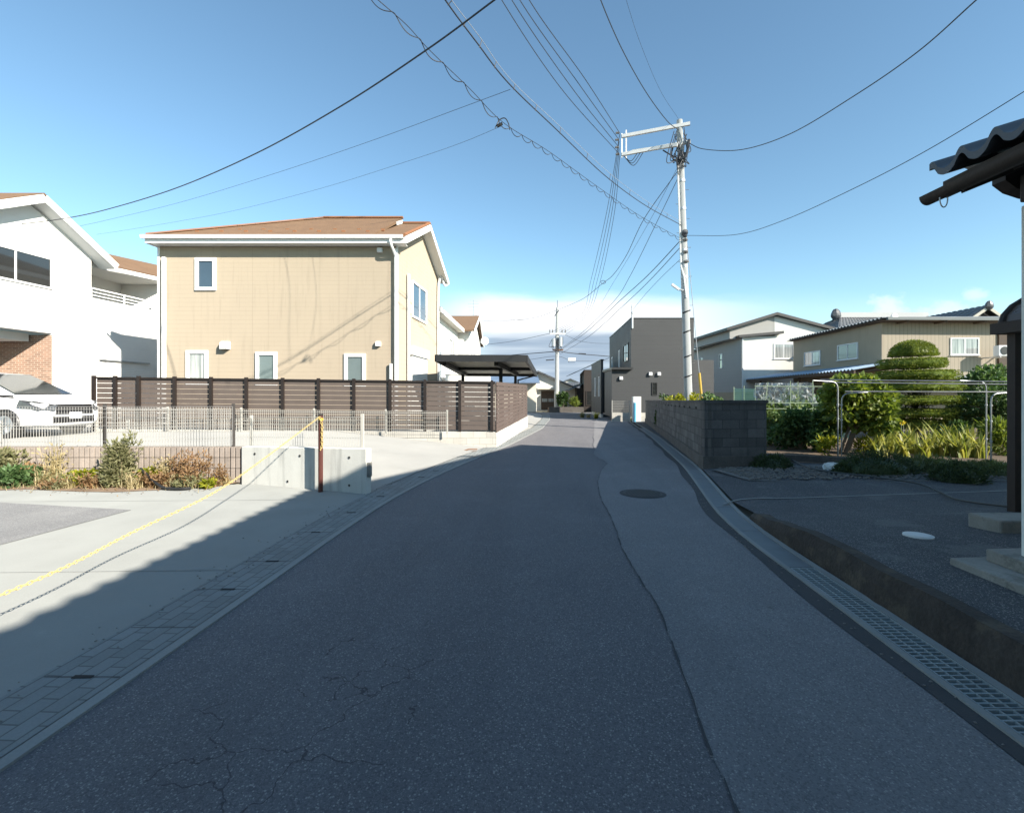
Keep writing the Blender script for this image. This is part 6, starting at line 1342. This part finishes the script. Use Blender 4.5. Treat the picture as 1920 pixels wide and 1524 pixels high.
mound('small round dark mound over the white bag', 1578, 888, .17, .15, .20, 'leaf_moss', 4, 700, .05)
mound('dark round mound at the yard edge', 1795, 901, .42, .32, .32, 'leaf_moss', 5, 1800)
mound('pale mound under the right drying stands', 1848, 888, .65, .35, .24, 'leaf_moss_pale', 6, 2000)
mound('patchy pale mound at the right column', 1890, 893, .45, .30, .22, 'leaf_moss_pale', 7, 1300)
rnd = random.Random(14)
for (px,py,r,lab) in ((1562,882,.16,'crumpled white bag lying by the small dark mound'),(1893,886,.17,'crumpled white bag near the brown carport post')):
    c = G(px,py,.06); b_ = MB(); b_.ball((c.x,c.y,c.z+.05),(r*1.3,r,.11),12,7,.22,rnd); single('white_bag', lab, 'bag', b_, M['white_bag'])
hs = [G(1478,862,.06), G(1520,882,.06), G(1580,892,.06), G(1650,900,.06), G(1720,911,.06), G(1765,925,.06), G(1790,940,.06), G(1830,950,.08), G(1875,958,.1), G(1925,966,.12)]
hs = [V(p.x,p.y,plat_z(p.x,p.y)+.045) for p in hs]
single('garden_hose', 'dark hose snaking across gravel and driveway to the brown post', 'hose', MB().tube(curve(hs,8), .017, n=8), M['hose'], smooth=True)
bed = MB(); pts = curve([V(5.75,11.6,0),V(6.6,11.25,0),V(7.3,10.95,0),V(7.9,10.85,0)],5)
for a_, b_ in zip(pts, pts[1:]): bed.beam(a_+V(0,0,.12), b_+V(0,0,.12), .05, .18)
single('bed_edging', 'dark board edging along the vegetable bed', 'edging', bed, M['block_foot'])
# trellis with poles, net and plastic sheet
t = thing('garden_trellis', 'thin green pole trellis hung with clear plastic sheet over vegetables', 'trellis', gb(1480,14.2))
for k, (px, ptop) in enumerate(((1440,716),(1482,714),(1496,716),(1524,712))):
    Y = 14.2; link('pole', MB().tube([gb(px + (-17 if k == 0 else 0),Y), P(px,ptop,Y)], .011, n=6), M['bamboo'], t)
for k, (y0, x0, x1) in enumerate(((724,1415,1580),(755,1440,1535),(766,1430,1540))): link('rail', MB().tube([P(x0,y0,14.18), P(x1,y0+1,14.18)], .010, n=6), M['bamboo'], t)
fm = MB(); nx, nz = 30, 8; rnd = random.Random(77)
for j in range(nz+1):
    for i in range(nx+1):
        px = 1417 + (1527-1417)*i/nx; py = 718 + (757-718)*j/nz*(1+.12*math.sin(i*.9)) ; p = P(px,py,14.35); fm.v.append((p.x, p.y+.10*math.sin(i*1.1+j*.5)+.06*math.sin(i*2.3-j)+rnd.uniform(-.03,.03), p.z))
for j in range(nz):
    for i in range(nx): a = j*(nx+1)+i; fm.f.append((a,a+1,a+nx+2,a+nx+1))
link('plastic_sheet', fm, M['film'], t, smooth=False)
t = thing('green_net', 'blue green garden net on poles beyond the block wall end', 'net', gb(1400,15.5))
nm_ = MB(); a_, b_ = P(1376,728,16.5), P(1416,729,15.2)
for k in range(26): f = k/25; q_ = a_.lerp(b_, f); nm_.beam(V(q_.x,q_.y,.1), q_, .008, .008, (0,1,0))
for k in range(24): z = .1 + 1.7*k/23; nm_.beam(V(a_.x,a_.y,z), V(b_.x,b_.y,z), .008, .008)
link('net', nm_, M['net_green'], t)
for q_ in (a_, b_, P(1395,726,15.9)): link('pole', MB().tube([V(q_.x,q_.y,0), q_+V(0,0,.05)], .014, n=6), M['bamboo'], t)
n2 = MB(); a_, b_ = P(1535,727,16.2), P(1590,727,16.2)
for k in range(22): q_ = a_.lerp(b_, k/21); n2.beam(V(q_.x,q_.y,.1), q_, .006, .006, (0,1,0))
for k in range(20): z = .3 + 1.5*k/19; n2.beam(V(a_.x,a_.y,z), V(b_.x,b_.y,z), .006, .006)
single('green_net', 'thin green climbing net right of the plastic sheet', 'net', n2, M['net_green'])
# ---- weeds along the ribbed wall
def tuft(c, h, n, lm, seed, label, w_=.018, spread=.5, group='weeds along the ribbed wall', leafy=0, lmat=None):
    rnd = random.Random(seed); t = MB()
    for k in range(n):
        a = rnd.uniform(0,2*math.pi); d = V(math.cos(a),math.sin(a),0); s = d.cross(V(0,0,1)); H = h*rnd.uniform(.5,1.1); ln = rnd.uniform(.1,1)*spread*H; b_ = Vector(c)+V(rnd.uniform(-.12,.12),rnd.uniform(-.08,.08),0); vs = []
        for i in range(5): f = i/4; p = b_ + d*ln*f**1.5 + V(0,0,H*(f-.15*f**3)); e = w_*(1-f**1.5)*.5+.001; vs += [p-s*e, p+s*e]
        t.mesh(vs, [(2*i,2*i+1,2*i+3,2*i+2) for i in range(4)])
        for q in range(leafy): f = rnd.uniform(.25,1); p = b_ + d*ln*f**1.5 + V(0,0,H*(f-.15*f**3)); leaf(t, p, rdir(rnd,.2), rdir(rnd,.5), rnd.uniform(.05,.09), .03)
    return single('weed', label, 'weed', t, M[lm], group)
bush('wall_weed', 'tall sage green bushy weed against the ribbed wall', 'weed', V((226-CX)/FPX*8.45,8.5,.0), .40, .98, 'leaf_sage', 2000, .085, .028, 71, 12, 'weeds along the ribbed wall', up=.6)
bush('wall_weed', 'shorter sage green weed leaning left of the tall one', 'weed', V((205-CX)/FPX*8.35,8.4,.0), .26, .45, 'leaf_sage', 500, .08, .03, 72, 7, 'weeds along the ribbed wall', up=.5)
bush('wall_weed', 'rusty dry bushy weed near the wall end', 'weed', V((355-CX)/FPX*8.35,8.45,0), .36, .66, 'leaf_rust', 900, .06, .022, 73, 11, 'weeds along the ribbed wall', up=.7)
bush('wall_weed', 'small rusty weed just before the smooth wall', 'weed', V((404-CX)/FPX*8.5,8.55,0), .22, .55, 'leaf_rust', 420, .055, .02, 74, 8, 'weeds along the ribbed wall', up=.7)
bush('wall_weed', 'low yellow green weed under the rusty ones', 'weed', V((392-CX)/FPX*8.3,8.3,0), .25, .20, 'leaf_yellow', 260, .07, .045, 75, 6, 'weeds along the ribbed wall')
bush('wall_weed', 'low yellow green patch right of the tall weed', 'weed', V((275-CX)/FPX*8.6,8.65,0), .35, .32, 'leaf_yellow', 400, .07, .045, 76, 7, 'weeds along the ribbed wall')
bush('wall_weed', 'long low yellow green patch left of the tall weed', 'weed', V((160-CX)/FPX*8.5,8.55,0), .45, .30, 'leaf_yellow', 600, .07, .045, 77, 9, 'weeds along the ribbed wall')
bush('wall_weed', 'lush green low weed at the left edge', 'weed', V((18-CX)/FPX*8.4,8.45,0), .5, .35, 'leaf_veg', 900, .11, .05, 78, 9, 'weeds along the ribbed wall', up=.4)
bush('wall_weed', 'tall green weed at the left edge by the wall', 'weed', V((12-CX)/FPX*8.7,8.72,0), .36, .72, 'leaf_sage', 900, .09, .035, 79, 9, 'weeds along the ribbed wall', up=.6)
bush('wall_weed', 'brownish low weed near the left edge', 'weed', V((50-CX)/FPX*8.6,8.65,0), .28, .42, 'leaf_rust', 420, .08, .03, 80, 7, 'weeds along the ribbed wall')
tuft(V((105-CX)/FPX*8.6,8.6,0), .85, 60, 'leaf_straw', 81, 'tall straw coloured dry grass left of the tall weed', .012, .5, leafy=3)
tuft(V((85-CX)/FPX*8.5,8.5,0), .40, 70, 'leaf_straw', 82, 'short straw coloured tuft at the left of the bed', .015, 1.0)
tuft(V((300-CX)/FPX*8.6,8.65,0), .55, 50, 'leaf_straw', 83, 'dry stalk tuft between green and rusty weeds', .010, .5, leafy=3)
tuft(V((335-CX)/FPX*8.7,8.75,0), .62, 46, 'leaf_rust', 84, 'reddish dry stalks behind the rusty weed', .010, .35, leafy=4)
tuft(V((250-CX)/FPX*8.25,8.25,0), .30, 70, 'leaf_straw', 85, 'flattened dry tuft in front of the tall weed', .012, 1.3)
tuft(V((130-CX)/FPX*8.3,8.3,0), .25, 80, 'leaf_straw', 86, 'dry straw litter on the concrete edge', .010, 1.8)
for k in range(16):
    px = rnd.choice((rnd.uniform(20,190), rnd.uniform(260,430))); Y = rnd.uniform(8.2,8.7); lm_ = rnd.choice(('leaf_sage','leaf_straw','leaf_straw','leaf_rust','leaf_rust','leaf_sage'))
    tuft(V((px-CX)/FPX*Y,Y,0), rnd.uniform(.14,.34), 44, lm_, 200+k, 'small ' + {'leaf_sage':'greyish green','leaf_straw':'straw dry','leaf_yellow':'yellow green','leaf_rust':'rusty','leaf_veg':'fresh green'}[lm_] + ' weed tuft ' + ('left' if px < 200 else 'right') + ' of the tall sage weed', .016, rnd.uniform(.7,1.5), leafy=3)
gr = MB()
for k in range(2600):
    x = rnd.uniform(-9.6,-5.15); y = 8.86-abs(rnd.gauss(0,.28)); a = rnd.uniform(0,6.28); h = rnd.uniform(.04,.16); d = V(math.cos(a),math.sin(a),0)*h*rnd.uniform(.2,1.2); s2_ = V(-math.sin(a),math.cos(a),0)*.005; b_ = V(x,y,.008); gr.poly([b_-s2_, b_+s2_, b_+d+V(0,0,h)])
struct('dry_grass', gr, M['leaf_straw'], kind='stuff')
rnd = random.Random(91); lt = MB()
for k in range(700):
    x = rnd.uniform(-9.4,-5.1); y = 8.85 - abs(rnd.gauss(0,.4)); leaf(lt, V(x,y,.012+rnd.random()*.01), rdir(rnd,0)*1.0, V(0,0,1), rnd.uniform(.03,.07), .02)
struct('leaf_litter', lt, M['leaf_rust'], kind='stuff')
pp = [V((268-CX)/FPX*8.6,8.55,.30), V((282-CX)/FPX*8.3,8.3,.18), V((305-CX)/FPX*8.15,8.15,.05), V((335-CX)/FPX*8.1,8.08,.035), V((362-CX)/FPX*8.2,8.15,.035)]
single('black_hose', 'thick black corrugated hose lying among the weeds', 'hose', MB().tube(curve(pp,6), .024, n=10), M['black_plastic'], smooth=True)
0 and single('clay_pot', 'brown clay pot half hidden in the tall weed', 'pot', MB().tube([V((256-CX)/FPX*8.3,8.3,0),V((256-CX)/FPX*8.3,8.3,.16)], .09, .12, n=16), M['rust'], smooth=True)
for k, (px, py, h, lm) in enumerate(((1092,783,.55,'leaf_sage'),(1118,785,.6,'leaf_yellow'),(1103,783,.35,'leaf_straw'),(1186,789,.3,'leaf_sage'))):
    c = G(px,py); tuft(V(c.x,c.y,0), h, 60, lm, 100+k, ('greyish tuft by the dark wooden house corner','yellow green tuft at the foot of the charcoal wing','straw tuft between the two by the charcoal wing','small tuft at the white gate post')[k], .04, .9, 'tufts along the far road edge')
bush('shrub', 'dark shrub on the far planter wall beside the pole', 'shrub', V(5.0,47.2,.4), .75, 1.75, 'leaf_dark', 500, .3, .18, 110, 8)
bush('shrub', 'pale green shrub on the right of the far planter', 'shrub', V(6.1,47.3,.4), .8, 1.05, 'leaf_fig', 420, .35, .08, 111, 8, up=.7)
# small stones and dead leaves along the road edges
rnd = random.Random(5); db = MB()
for k in range(260):
    y = rnd.uniform(1.9,9); x = sm(ctl_R,y) + rnd.uniform(-.16,.02) if k % 2 else sm(ctl_L,y) - abs(rnd.gauss(.55,.12)); r = rnd.uniform(.003,.008); db.ball((x,y,.012),(r*1.5,r,r*.6),5,3,.3,rnd)
struct('road_debris', db, M['pebble'], kind='stuff')
